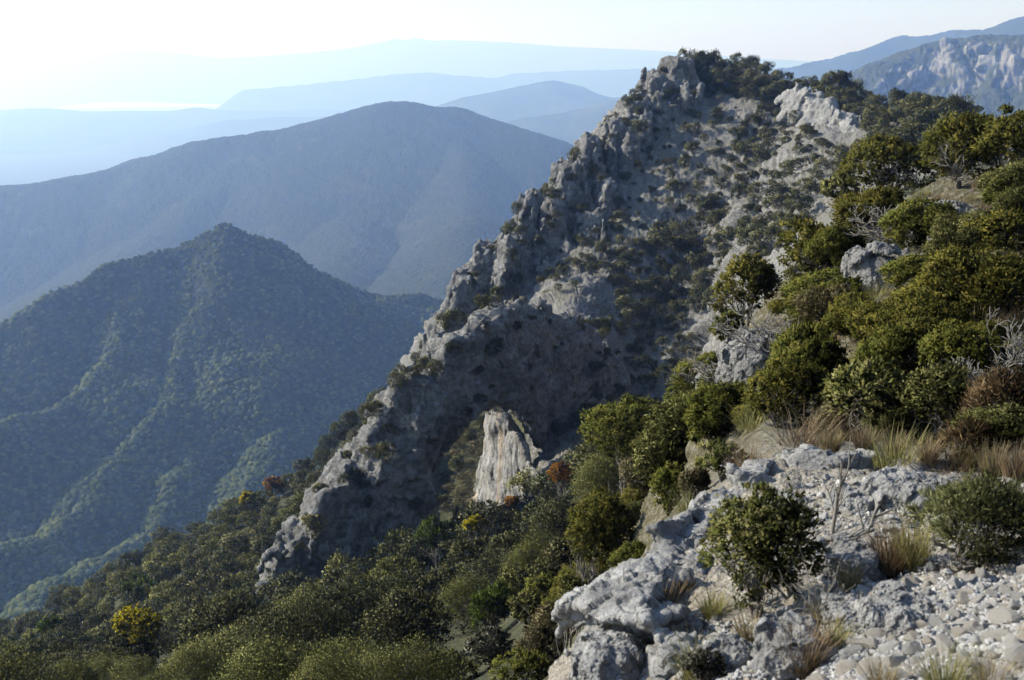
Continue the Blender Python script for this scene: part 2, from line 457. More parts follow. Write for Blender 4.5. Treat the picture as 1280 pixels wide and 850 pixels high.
def patch(px0, px1, r0, r1, nc, nr):
    a0, a1 = pix(px0, 400)[0], pix(px1, 400)[0]
    A, R = np.meshgrid(np.linspace(a0, a1, nc), np.geomspace(r0 * FAR_K, r1 * FAR_K, nr), indexing='ij')
    return np.stack([R * np.sin(A), R * np.cos(A)], -1), R

f = NT('wooded_hill')
fp = f.pos()
fn = f.tex(0.16, 6, 0.7, fp); fb = f.tex(0.012, 4, 0.6, fp)
fc_ = f.ramp(fn, (0.3, (0.014, 0.020, 0.010)), (0.5, (0.030, 0.037, 0.018)), (0.68, (0.058, 0.060, 0.032)))
fc_ = f.mix(f.ramp(fb, (0.58, 0.0), (0.75, 0.25)), fc_, (0.16, 0.145, 0.11))
HILL_M = f.surf(fc_, 0.95, f.bump(fn, 1.0, 6.0), 0.1)

f = NT('far_slopes')
fp = f.pos()
fn = f.tex(0.004, 6, 0.65, fp)
FAR_M = f.surf(f.ramp(fn, (0.3, (0.03, 0.038, 0.022)), (0.7, (0.08, 0.085, 0.05))), 1.0, None, 0.0)

f = NT('pale_cliff')
fp = f.pos((1, 1, 0.35))
fn = f.tex(0.02, 7, 0.65, fp); f3 = f.tex(0.12, 5, 0.7, fp)
fr = f.ramp(f3, (0.3, (0.09, 0.088, 0.084)), (0.5, (0.19, 0.185, 0.175)), (0.7, (0.36, 0.345, 0.32)))
CLIFF_M = f.surf(f.mix(f.attr('wood'), fr, f.ramp(f3, (0.3, (0.02, 0.028, 0.014)), (0.7, (0.07, 0.075, 0.038)))), 0.95, f.bump(f3, 1.0, 8.0), 0.1)

def hill(name, label, lines, box, n, rough, mat, cat='hill', cap=None, seed=0, canopy=None):
    XY_, R_ = patch(*box, *n)
    q = XY_.reshape(-1, 2)
    q3 = np.concatenate([q, np.zeros((len(q), 1))], 1)
    amp, size = rough[0] * FAR_K, rough[1] * FAR_K
    qq = q + amp * 0.9 * np.stack([fbm(q3 / size, 3, seed + 1), fbm(q3 / size, 3, seed + 2)], 1)
    z = tents(qq, lines) + amp * 0.55 * fbm(q3 / size, 6, seed + 3)
    if canopy: z = z + canopy[0] * (1 - np.abs(noise(q3 / canopy[1], seed + 9)) * 2) + canopy[0] * noise(q3 / canopy[1] * 0.4, seed + 11)
    z = np.maximum(z, VALLEY - 25)
    P = np.concatenate([q, z[:, None]], 1)
    o = link(name, mesh(name, P, grid_faces(*XY_.shape[:2]), mat, True))
    tag(o, label, cat, kind='structure')
    return P.reshape(*XY_.shape[:2], 3)

# the nearer wooded hill, with its spurs
H1 = hill('hill', 'wooded hill with spurs across the valley, nearest of the hazy hills', [
    (ridge_points([(-260, 520, 760), (-80, 445, 800), (0, 405, 830), (60, 375, 850), (120, 340, 870), (200, 308, 890), (250, 288, 898), (268, 279, 900), (288, 284, 905), (330, 304, 920),
                   (400, 345, 960), (470, 360, 990), (540, 374, 1010), (620, 392, 1040), (760, 450, 1050)]), 0.98, 6),
    (ridge_points([(285, 296, 905), (250, 400, 830), (205, 500, 760), (150, 580, 690), (60, 660, 620), (-60, 720, 560)]), 0.72, 8),
    (ridge_points([(380, 335, 950), (345, 440, 850), (290, 520, 770), (235, 590, 690), (170, 660, 610), (60, 730, 540)]), 0.72, 8),
    (ridge_points([(480, 362, 990), (430, 450, 870), (380, 520, 770), (320, 590, 680), (260, 650, 600), (160, 720, 520)]), 0.68, 8),
    (ridge_points([(190, 325, 885), (120, 430, 800), (50, 500, 740), (-60, 590, 670)]), 0.72, 8),
    (ridge_points([(60, 377, 850), (0, 450, 800), (-120, 540, 730)]), 0.66, 4),
    (ridge_points([(560, 382, 1015), (520, 460, 880), (470, 530, 770), (400, 600, 660)]), 0.62, 8),
  ], (-330, 900, 430, 1250), (560, 460), (24, 120), HILL_M, seed=40)
hill('hill', 'big rounded blue hill filling the middle distance', [
    (ridge_points([(-500, 262, 2000), (-200, 250, 2100), (0, 231, 2200), (70, 222, 2230), (130, 216, 2260), (200, 202, 2290), (260, 178, 2330), (340, 163, 2370), (400, 150, 2400), (440, 138, 2420),
                   (480, 129, 2440), (510, 127, 2450), (555, 134, 2470), (620, 156, 2500), (690, 182, 2540), (800, 225, 2600), (1000, 300, 2700)]), 0.36, 60),
    (ridge_points([(330, 165, 2365), (200, 290, 1900), (80, 380, 1500)]), 0.42, 40),
    (ridge_points([(500, 128, 2450), (450, 260, 1950), (420, 350, 1500)]), 0.42, 40),
    (ridge_points([(620, 156, 2500), (640, 260, 2000), (640, 340, 1500)]), 0.42, 40),
    (ridge_points([(560, 134, 2470), (590, 270, 1800), (570, 400, 1150)]), 0.42, 40),
    (ridge_points([(690, 182, 2540), (680, 300, 1700), (640, 420, 1150)]), 0.42, 40),
  ], (-700, 1100, 1050, 3300), (900, 330), (20, 260), HILL_M, seed=50, canopy=(2.4, 9))
hill('hill', 'small blue cone shaped hill between the big hill and the peak', [
    (ridge_points([(430, 152, 6300), (520, 140, 6300), (575, 132, 6250), (620, 122, 6200), (655, 109, 6150), (685, 104, 6150), (705, 107, 6150), (740, 118, 6200), (790, 124, 6300), (900, 130, 6400)]), 0.30, 120),
  ], (330, 1100, 5000, 7800), (520, 90), (60, 700), FAR_M, seed=60)
hill('hill', 'blue spur in front of the cone shaped hill', [
    (ridge_points([(560, 190, 4400), (640, 155, 4500), (700, 140, 4600), (770, 126, 4700), (900, 112, 4800)]), 0.30, 100),
  ], (480, 1100, 3700, 5800), (420, 80), (45, 500), FAR_M, seed=62)
hill('hill', 'pale lavender ridge just above the slope of the big hill', [
    (ridge_points([(-600, 176, 7600), (-200, 186, 7600), (0, 188, 7600), (130, 188, 7650), (210, 172, 7700), (300, 150, 7800), (420, 143, 7900), (560, 145, 8000), (800, 160, 8000)]), 0.22, 150),
  ], (-800, 1000, 6000, 9800), (560, 80), (60, 900), FAR_M, seed=64)
hill('hill', 'long flat pale blue ridge below the distant plain', [
    (ridge_points([(-800, 140, 9135), (-200, 139, 9135), (0, 138, 9135), (60, 137, 9135), (110, 139, 9178), (160, 138, 9222), (215, 140, 9222), (250, 137, 9265), (300, 139, 9309), (420, 137, 9396), (600, 140, 9396)]), 0.2, 160),
  ], (-1000, 900, 7600, 11200), (560, 70), (40, 800), FAR_M, seed=66)
hill('mountain', 'flat topped far mesa with a cliff at its western end', [
    (ridge_points([(284, 136, 10824), (290, 130, 10824), (297, 119, 10824), (304, 112, 10824), (380, 106, 10906), (440, 99, 10988), (500, 92, 11070), (535, 90, 11070), (570, 94, 11070), (620, 97, 11152), (640, 92, 11234), (720, 88, 11316), (850, 84, 11480), (1100, 84, 11480)]), 0.7, 10),
  ], (270, 1300, 9500, 12900), (1000, 110), (10, 700), FAR_M, seed=68)
hill('mountain', 'faint farthest range with a jagged top almost lost in haze', [
    (ridge_points([(-900, 86, 18500), (-300, 80, 18500), (0, 75, 18500), (90, 69, 18500), (160, 63, 18500), (230, 66, 18500), (270, 72, 18500), (330, 70, 18500), (400, 64, 18500), (440, 60, 18500), (480, 52, 18500), (495, 48, 18500), (505, 50, 18500),
                   (520, 47, 18500), (540, 51, 18500), (560, 50, 18500), (640, 53, 18500), (700, 58, 18500), (800, 62, 18500), (1000, 76, 18500), (1300, 86, 18500)]), 0.3, 20),
  ], (-1200, 1700, 16000, 20800), (900, 70), (14, 900), FAR_M, seed=70)
hill('mountain', 'far wooded mountain with a knoll behind the cliffs', [
    (ridge_points([(930, 100, 5200), (985, 81, 5000), (1050, 72, 4900), (1100, 58, 4800), (1132, 45, 4700), (1150, 47, 4650), (1190, 44, 4600), (1230, 38, 4500), (1260, 28, 4400), (1290, 20, 4350), (1400, -10, 4200), (1700, -30, 4000)]), 0.42, 40),
  ], (880, 2000, 3600, 6500), (560, 140), (50, 420), HILL_M, seed=72, canopy=(4, 14))
def cliff_mountain():
    XY_, R_ = patch(1040, 1750, 1300, 2900, 520, 800)
    q = XY_.reshape(-1, 2); q3 = np.concatenate([q, np.zeros((len(q), 1))], 1)
    qq = q + 34 * np.stack([fbm(q3 / 160, 5, 81), fbm(q3 / 160, 5, 82)], 1)
    crest = ridge_points([(1060, 200, 2300), (1090, 108, 2260), (1100, 92, 2240), (1118, 74, 2210), (1140, 60, 2180), (1165, 50, 2160), (1200, 47, 2140), (1240, 44, 2120), (1280, 40, 2100), (1400, 20, 2050), (1800, -20, 1950)])
    z = tents(qq, [(crest, 0.5, 10)])
    # stand the upper part up into cliffs
    top = np.interp(np.arctan2(q[:, 0], q[:, 1]), [math.atan2(c[0], c[1]) for c in crest], [c[2] for c in crest])
    d = top - z
    cut = np.where(d > 6, d + 95 * sstep(6, 46, d) * (0.75 + 0.5 * fbm(q3 / 90, 3, 85)), d)
    z = top - cut + 7 * fbm(q3 / 60, 5, 83)
    z = np.maximum(z, VALLEY - 25)
    P = np.concatenate([q, z[:, None]], 1).reshape(*XY_.shape[:2], 3)
    nn = grid_normals(P).reshape(-1, 3)
    fl = P.reshape(-1, 3)
    wood = sstep(0.40, 0.56, nn[:, 2] + 0.30 * fbm(fl / 34, 4, 86))
    wood = np.maximum(wood, sstep(105, 150, (top - z) + 30 * fbm(q3 / 70, 3, 91)))
    rk = 1 - wood
    fh, _ = facets(fl * np.array([1, 1, 0.6]) / 40, 87, 1.2, 0.1, 0); f2_, _ = facets(fl * np.array([1, 1, 0.7]) / 15, 88, 1.2, 0.1, 0)
    fl = fl + nn * (rk * (20 * fh + 9 * f2_ + 5 * ridged(fl / 30, 3, 90)) + wood * (3.5 * noise(fl / 9, 89)))[:, None]
    o = link('mountain', mesh('mountain', fl, grid_faces(*XY_.shape[:2]), CLIFF_M, True, dict(wood=wood)))
    tag(o, 'distant wooded mountain with pale vertical cliffs at the upper right', 'mountain', kind='structure')
cliff_mountain()
# ------------------------------------------------------------------ solid rocks (iso-surface of a rounded shape plus rock relief)
def isosurface(F, origin, step):
    """surface nets: F < 0 is rock"""
    s = F < 0
    nx, ny, nz = F.shape
    acc = np.zeros((nx - 1, ny - 1, nz - 1, 3)); cnt = np.zeros((nx - 1, ny - 1, nz - 1))
    for ax in range(3):
        sl0 = [slice(None)] * 3; sl1 = [slice(None)] * 3
        sl0[ax] = slice(0, -1); sl1[ax] = slice(1, None)
        A, B = F[tuple(sl0)], F[tuple(sl1)]
        cr = (A < 0) != (B < 0)
        t = np.where(cr, A / np.where(cr, A - B, 1), 0)
        o = [i for i in range(3) if i != ax]
        for da in (0, 1):
            for db in (0, 1):
                ss = [slice(None)] * 3
                ss[o[0]] = slice(da, F.shape[o[0]] - 1 + da); ss[o[1]] = slice(db, F.shape[o[1]] - 1 + db)
                c = cr[tuple(ss)]; tt = t[tuple(ss)]
                acc[..., ax] += np.where(c, tt, 0)
                acc[..., o[0]] += np.where(c, da, 0); acc[..., o[1]] += np.where(c, db, 0)
                cnt += c
    m = cnt > 0
    idx = np.full(cnt.shape, -1, np.int64); idx[m] = np.arange(m.sum())
    ijk = np.stack(np.nonzero(m), 1)
    V = (ijk + acc[m] / cnt[m][:, None]) * step + np.array(origin)
    quads = []
    for ax in range(3):
        o = [i for i in range(3) if i != ax]
        sl0 = [slice(1, -1)] * 3; sl1 = [slice(1, -1)] * 3
        sl0[ax] = slice(0, -1); sl1[ax] = slice(1, None)
        A, B = s[tuple(sl0)], s[tuple(sl1)]
        e = np.stack(np.nonzero(A != B), 1)
        if not len(e): continue
        flip = A[tuple(e.T)]
        base = e.copy(); base[:, o[0]] += 1; base[:, o[1]] += 1
        cs = []
        for da, db in ((-1, -1), (0, -1), (0, 0), (-1, 0)):
            c = base.copy(); c[:, o[0]] += da; c[:, o[1]] += db
            cs.append(idx[tuple(c.T)])
        qd = np.stack(cs, 1)
        want = flip if ax != 1 else ~flip
        qd[~want] = qd[~want][:, ::-1]
        quads.append(qd)
    return V, np.concatenate(quads)

def vnormals(V, Q):
    n = np.cross(V[Q[:, 2]] - V[Q[:, 0]], V[Q[:, 3]] - V[Q[:, 1]])
    o = np.zeros_like(V)
    for k in range(4): np.add.at(o, Q[:, k], n)
    return o / (np.linalg.norm(o, axis=1, keepdims=True) + 1e-12)

def split_quads(V, Q):
    e = np.sort(np.concatenate([Q[:, [0, 1]], Q[:, [1, 2]], Q[:, [2, 3]], Q[:, [3, 0]]]), axis=1)
    u, inv = np.unique(e[:, 0] * len(V) + e[:, 1], return_inverse=True)
    inv = inv.ravel()
    ev = (V[u // len(V)] + V[u % len(V)]) / 2
    fv = V[Q].mean(1)
    n, m = len(V), len(Q)
    E = inv.reshape(4, m).T + n
    Fc = np.arange(m) + n + len(ev)
    NQ = np.concatenate([np.stack([Q[:, k], E[:, k], Fc, E[:, (k + 3) % 4]], 1) for k in range(4)])
    return np.concatenate([V, ev, fv]), NQ

def biggest(V, Q):
    """drop loose crumbs: keep the largest connected surface"""
    lab = np.arange(len(V))
    while True:
        m = lab[Q].min(1); new = lab.copy()
        for k in range(4): np.minimum.at(new, Q[:, k], m)
        new = new[new]
        if (new == lab).all(): break
        lab = new
    top = np.bincount(lab).argmax(); keep = lab == top
    idx = np.cumsum(keep) - 1
    return V[keep], idx[Q[keep[Q[:, 0]]]]

def rock(shape, lo, hi, step, relief, fine, splits=1):
    """shape(points) -> signed distance; relief(points) pushes the coarse surface out, fine(points) the finished vertices along their normals"""
    lo, hi = np.array(lo, float), np.array(hi, float)
    n = np.ceil((hi - lo) / step).astype(int) + 1
    G = np.stack(np.meshgrid(*[lo[i] + step * np.arange(n[i]) for i in range(3)], indexing='ij'), -1)
    p = G.reshape(-1, 3)
    d = shape(p)
    near = np.abs(d) < 6 * step + 2.0 * relief.amp
    d[near] -= relief(p[near])
    F = d.reshape(n)
    F[0] = F[-1] = 1; F[:, 0] = F[:, -1] = 1; F[:, :, 0] = F[:, :, -1] = 1
    V, Q = biggest(*isosurface(F, lo, step))
    for _ in range(splits): V, Q = split_quads(V, Q)
    for _ in range(splits):                                   # relax the grid steps
        acc = np.zeros_like(V); c = np.zeros(len(V))
        for a, b in ((0, 1), (1, 2), (2, 3), (3, 0)):
            np.add.at(acc, Q[:, a], V[Q[:, b]]); np.add.at(acc, Q[:, b], V[Q[:, a]])
            np.add.at(c, Q[:, a], 1); np.add.at(c, Q[:, b], 1)
        V = 0.68 * V + 0.32 * acc / c[:, None]
    V = V + vnormals(V, Q) * fine(V)[:, None]
    return V, Q

class Relief:
    def __init__(s, amp, f): s.amp, s.f = amp, f
    def __call__(s, p): return s.f(p)

def poly_sd(x, z, poly):
    """signed distance of points to a polygon, inside negative"""
    P = np.array(poly, float); d = np.full(len(x), 1e18); ins = np.zeros(len(x), bool)
    for (ax, az2), (bx, bz) in zip(P, np.roll(P, -1, 0)):
        ex, ez = bx - ax, bz - az2
        wx, wz = x - ax, z - az2
        t = np.clip((wx * ex + wz * ez) / (ex * ex + ez * ez), 0, 1)
        d = np.minimum(d, (wx - t * ex) ** 2 + (wz - t * ez) ** 2)
        c = ((az2 <= z) & (bz > z)) | ((bz <= z) & (az2 > z))
        xi = ax + (z - az2) * ex / np.where(ez == 0, 1e-9, ez)
        ins ^= c & (x < xi)
    return np.sqrt(d) * np.where(ins, -1, 1)

def smax(a, b, k): 
    h = np.clip(0.5 - 0.5 * (b - a) / k, 0, 1); return b * (1 - h) + a * h + k * h * (1 - h)
def smin(a, b, k): return -smax(-a, -b, k)

# limestone seen from far and from near
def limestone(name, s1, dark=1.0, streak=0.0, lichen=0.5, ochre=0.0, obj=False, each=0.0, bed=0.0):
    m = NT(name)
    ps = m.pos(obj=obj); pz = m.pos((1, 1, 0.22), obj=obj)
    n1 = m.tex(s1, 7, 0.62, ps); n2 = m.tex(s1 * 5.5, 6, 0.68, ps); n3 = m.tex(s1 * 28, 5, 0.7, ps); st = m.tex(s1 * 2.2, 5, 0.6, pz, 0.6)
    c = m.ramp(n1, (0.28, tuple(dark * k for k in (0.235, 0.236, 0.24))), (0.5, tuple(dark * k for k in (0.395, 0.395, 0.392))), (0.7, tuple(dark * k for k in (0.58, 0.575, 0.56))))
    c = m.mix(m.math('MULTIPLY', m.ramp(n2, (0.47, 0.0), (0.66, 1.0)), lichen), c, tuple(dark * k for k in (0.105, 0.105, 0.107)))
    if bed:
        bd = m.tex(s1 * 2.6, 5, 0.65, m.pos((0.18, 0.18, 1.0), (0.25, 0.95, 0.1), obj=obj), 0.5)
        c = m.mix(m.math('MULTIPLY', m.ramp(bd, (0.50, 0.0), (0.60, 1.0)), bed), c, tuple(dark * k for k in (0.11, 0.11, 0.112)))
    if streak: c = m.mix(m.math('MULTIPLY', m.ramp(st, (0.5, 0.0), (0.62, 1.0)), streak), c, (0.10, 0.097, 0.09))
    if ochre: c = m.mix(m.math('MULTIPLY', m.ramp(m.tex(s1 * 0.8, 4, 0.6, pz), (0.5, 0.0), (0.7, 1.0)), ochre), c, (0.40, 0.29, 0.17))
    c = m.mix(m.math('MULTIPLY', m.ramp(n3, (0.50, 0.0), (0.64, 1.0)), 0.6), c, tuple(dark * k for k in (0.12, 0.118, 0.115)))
    wv = m.n('MixRGB', blend_type='ADD'); wv.inputs[0].default_value = 0.35 / s1 * 0.4
    m.set(wv.inputs[1], m.pos((1, 1, 0.5), obj=obj)); m.set(wv.inputs[2], m.n('TexNoise', Scale=s1 * 4).outputs['Color'])
    vr = m.vor(s1 * 3.2, wv.outputs[0], 'DISTANCE_TO_EDGE'); crack = m.ramp(vr.outputs['Distance'], (0.0, 1.0), (0.055, 0.0))
    crack = m.math('MULTIPLY', crack, m.ramp(n1, (0.40, 0.0), (0.55, 0.9)))
    c = m.mix(m.math('MULTIPLY', crack, 0.75), c, (0.06, 0.058, 0.056))
    if each:
        oi = m.n('ObjectInfo')
        c = m.mix(each, c, m.ramp(oi.outputs['Random'], (0.0, (0.26, 0.25, 0.235)), (0.3, (0.55, 0.53, 0.49)), (0.6, (0.42, 0.36, 0.28)), (1.0, (0.62, 0.61, 0.58))), 'MIX')
    h = m.math('ADD', m.math('MULTIPLY', n2, 0.6), m.math('MULTIPLY', n3, 0.22))
    h = m.math('SUBTRACT', h, m.math('MULTIPLY', crack, 0.15))
    return m.surf(c, 0.92, m.bump(h, 0.9, 0.30 / s1 * 0.5), 0.15)

CLIFF_ROCK = limestone('weathered_shade_toned_limestone', 0.22, 0.47, 0.6, 0.8, bed=0.6)  # streaked and lichened; base colour also darkened to imitate shade on the cliff
ARCH_ROCK = limestone('shade_toned_limestone', 0.3, 0.44, 0.4, 0.9, bed=0.5)  # base colour lowered so the arch's shade is part of the tone
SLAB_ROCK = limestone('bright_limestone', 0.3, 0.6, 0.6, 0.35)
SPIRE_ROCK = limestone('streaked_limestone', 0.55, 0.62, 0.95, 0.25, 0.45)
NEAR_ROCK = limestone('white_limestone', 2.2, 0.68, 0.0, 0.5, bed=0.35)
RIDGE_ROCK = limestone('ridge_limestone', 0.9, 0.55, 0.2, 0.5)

def local(o):
    """shift mesh data so that the object's origin sits at its base"""
    me = o.data; n = len(me.vertices); a = np.empty(n * 3, np.float32); me.vertices.foreach_get('co', a); a = a.reshape(-1, 3)
    c = np.array([(a[:, 0].min() + a[:, 0].max()) / 2, (a[:, 1].min() + a[:, 1].max()) / 2, a[:, 2].min()])
    me.vertices.foreach_set('co', (a - c).astype(np.float32).ravel()); me.update(); o.location = Vector(c)
    return o

MID_ROCK_VERTS = []                                # finished rock surfaces, for planting shrubs on
def add_rock(name, label, VQ, mat, cat, group=None, keep=True):
    V, Q = VQ
    o = link(name, mesh(name, V, Q, mat, True)); local(o)
    tag(o, label, cat, group)
    if keep: MID_ROCK_VERTS.append((V, Q))
    return o

# --- the natural arch: a fin of rock with a hole, swinging back into the mountain on its right
R0 = 120.0
def fin_frame(px): return R0 + np.interp(px, [300, 420, 560, 640, 760, 900], [-8, -2, 2, 10, 40, 80])
def fin_xz(lst):
    out = []
    for px, py in lst:
        p = at(px, py, float(fin_frame(px))); out.append((p.x, p.z))
    return out
outline = fin_xz([(318, 785), (330, 735), (345, 690), (372, 655), (402, 618), (425, 590), (445, 560), (462, 528), (492, 497), (520, 478), (540, 468), (541, 446), (556, 432), (575, 428), (592, 408),
                  (615, 398), (645, 391), (680, 396), (715, 405), (745, 430), (775, 470), (790, 540), (785, 620), (770, 690), (690, 690), (700, 640), (704, 600), (694, 572), (679, 543), (657, 517), (625, 506), (592, 508),
                  (562, 520), (545, 546), (536, 590), (528, 625), (520, 660), (520, 730), (470, 740), (450, 712), (425, 735), (380, 760), (335, 800)])
fy = lambda x: np.interp(x, *zip(*sorted((at(px, 560, float(fin_frame(px))).x, at(px, 560, float(fin_frame(px))).y) for px in range(280, 900, 20))))
def arch_shape(p):
    d2 = poly_sd(p[:, 0], p[:, 2], outline)
    th = 3.2 + np.clip((-28 - p[:, 2]) * 0.10, 0, 4.0)
    u = 0.86 * p[:, 0] - 0.51 * p[:, 2] + 0.9 * noise(p / 4, 131)
    left = 1 - sstep(-9.5, -6.5, p[:, 0])
    th = th + left * 3.0 * noise(np.stack([u / 4.6, 0 * u + 3.3, p[:, 2] / 40], 1), 130)
    return smax(d2, np.abs(p[:, 1] - fy(p[:, 0]) - 1.5) - th, 2.2)
def arch_relief(p):
    w = p + 1.2 * np.stack([noise(p / 5, 101), noise(p / 5, 102), noise(p / 5, 103)], 1)
    a, _ = facets(w * np.array([1, 1, 0.6]) / 4.5, 104, 0.7, 0)
    return 1.5 * a + 0.6 * fbm(p / 7, 3, 105) + 0.5 * ridged(p * np.array([1, 1, 0.5]) / 5, 3, 112)
def arch_fine(p):
    w = p + 0.4 * np.stack([noise(p / 2, 106), noise(p / 2, 107), noise(p / 2, 108)], 1)
    b, _ = facets(w * np.array([1, 1, 0.6]) / 1.5, 109, 0.7, 0); c, _ = facets(w / 0.6, 110, 0.7, 0)
    return 0.62 * b + 0.26 * c + 0.2 * fbm(p / 1.0, 4, 111)
xs = [o_[0] for o_ in outline]; zs = [o_[1] for o_ in outline]
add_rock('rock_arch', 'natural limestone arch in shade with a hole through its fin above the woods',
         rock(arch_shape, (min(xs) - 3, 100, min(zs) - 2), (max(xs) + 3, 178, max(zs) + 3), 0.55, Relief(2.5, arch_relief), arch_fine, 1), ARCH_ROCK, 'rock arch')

# --- the sunlit spire standing behind the hole
sp_c = at(646, 640, 134)
sp_pts = [(p.x - sp_c.x, p.z) for p in (at(a, b, 134) for a, b in [(585, 690), (607, 640), (616, 590), (618, 535), (621, 522), (634, 523), (645, 538), (656, 556), (664, 590), (672, 625), (690, 690)])]
def spire_shape(p):
    d2 = poly_sd(p[:, 0] - sp_c.x + 0.12 * (p[:, 1] - sp_c.y), p[:, 2], sp_pts)
    return smax(d2, np.abs(p[:, 1] - sp_c.y - 3.0 + 1.5 * (p[:, 0] - sp_c.x)) * 0.55 - 2.6, 0.4)
def spire_fine(p):
    f_, _ = facets(p * np.array([1.4, 1.4, 0.16]) / 1.0, 121, 0.7, 0); f2_, _ = facets(p * np.array([1, 1, 0.4]) / 0.5, 122, 0.7, 0)
    return 0.22 * f_ + 0.06 * f2_ + 0.09 * ridged(p * np.array([1, 1, 0.1]) / 1.5, 3, 123)
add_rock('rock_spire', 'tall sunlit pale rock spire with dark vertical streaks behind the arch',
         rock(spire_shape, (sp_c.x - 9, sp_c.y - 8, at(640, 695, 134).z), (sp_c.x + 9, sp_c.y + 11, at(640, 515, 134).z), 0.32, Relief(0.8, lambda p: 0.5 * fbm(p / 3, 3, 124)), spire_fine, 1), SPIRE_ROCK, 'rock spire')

# --- buttresses along the cliff edge of the main peak: (top px, py, base px, py, distance, half width px, depth m, label)
BUTT = [
 (556, 398, 548, 460, 190, 17, 6, 'lowest small buttress of the cliff row beside the wooded slope'),
 (583, 350, 575, 425, 200, 17, 7, 'narrow buttress just above the lowest one of the cliff row'),
 (612, 318, 598, 408, 210, 20, 8, 'leaning grey buttress on the outer cliff edge above the arch'),
 (640, 300, 638, 385, 206, 15, 6, 'slim pale rock rib with a sunlit left face above the arch'),
 (668, 252, 648, 380, 218, 20, 8, 'rounded tall buttress halfway up the left cliff'),
 (690, 258, 690, 360, 214, 17, 7, 'pale bulging rock rib beside the dark gully'),
 (712, 210, 702, 330, 226, 20, 9, 'broad blue grey cliff buttress left of the dark gully'),
 (738, 182, 728, 300, 234, 19, 9, 'steep cracked buttress under a bushy ledge of the left cliff'),
 (766, 160, 752, 262, 243, 17, 9, 'shaded rock wall high on the left cliff'),
 (793, 128, 783, 230, 252, 16, 9, 'pointed rib of pale rock below the summit cliff'),
 (818, 100, 806, 200, 259, 17, 9, 'cliff face of the summit rock just left of the top'),
 (848, 82, 840, 160, 262, 20, 8, 'summit crag with pale face under dark shrubs'),
 (758, 232, 735, 305, 222, 12, 5, 'sunlit rock rim where the scree meets the cliff'),
 (792, 172, 775, 240, 238, 12, 5, 'pale rim rock at the upper edge of the scree'),
 (741, 268, 722, 335, 213, 12, 5, 'whitish rock nose at the lower rim of the scree'),
]
for i_, (tx, ty, bx, by, r_, hw, dep, lab) in enumerate(BUTT):
    T = np.array(at(tx, ty, r_)); B = np.array(at(bx, by, r_ - 2)); B[2] -= 7
    hwm = hw * r_ / FPX
    sd_ = 200 + i_ * 13
    ax = T - B; ln = np.linalg.norm(ax); axu = ax / ln
    def shp(p, B=B, axu=axu, ln=ln, hwm=hwm, dep=dep, sd_=sd_):
        u = (p - B) @ axu
        c = p - B - u[:, None] * axu
        tp = 1.25 - 0.62 * np.clip(u / ln, 0, 1.1) ** 1.6
        wob = 1 + 0.25 * noise(np.stack([u / 6, u * 0, u * 0 + sd_], 1), sd_)
        d = np.hypot(c[:, 0] / (hwm * tp * wob), np.hypot(c[:, 1], c[:, 2]) / (dep * tp))
        d = (d - 1) * min(hwm, dep) * 0.8
        return smax(d, u - ln, 2.0)
    def rel(p, sd_=sd_):
        w = p + 1.4 * np.stack([noise(p / 5, sd_ + 1), noise(p / 5, sd_ + 2), noise(p / 5, sd_ + 3)], 1)
        a, _ = facets(w * np.array([1, 1, 0.2]) / 3.4, sd_ + 4, 0.7, 0)
        return 2.0 * a + 0.9 * ridged(p * np.array([1, 1, 0.25]) / 6, 3, sd_ + 5)
    def fin(p, sd_=sd_):
        w = p + 0.4 * np.stack([noise(p / 2, sd_ + 6), noise(p / 2, sd_ + 7), noise(p / 2, sd_ + 8)], 1)
        b, _ = facets(w * np.array([1, 1, 0.3]) / 1.6, sd_ + 9, 0.7, 0); c2, _ = facets(w * np.array([1, 1, 0.6]) / 0.7, sd_ + 11, 0.7, 0)
        return 0.65 * b + 0.25 * c2 + 0.2 * fbm(p / 1.0, 3, sd_ + 10)
    m_ = max(hwm, dep) * 1.5 + 2
    lo = np.minimum(T, B) - m_; hi = np.maximum(T, B) + m_; lo[2] = B[2]; hi[2] = T[2] + 3
    add_rock('rock_buttress', lab, rock(shp, lo, hi, 0.6, Relief(2.4, rel), fin, 1), CLIFF_ROCK, 'rock buttress', 'buttresses along the left cliff of the peak')

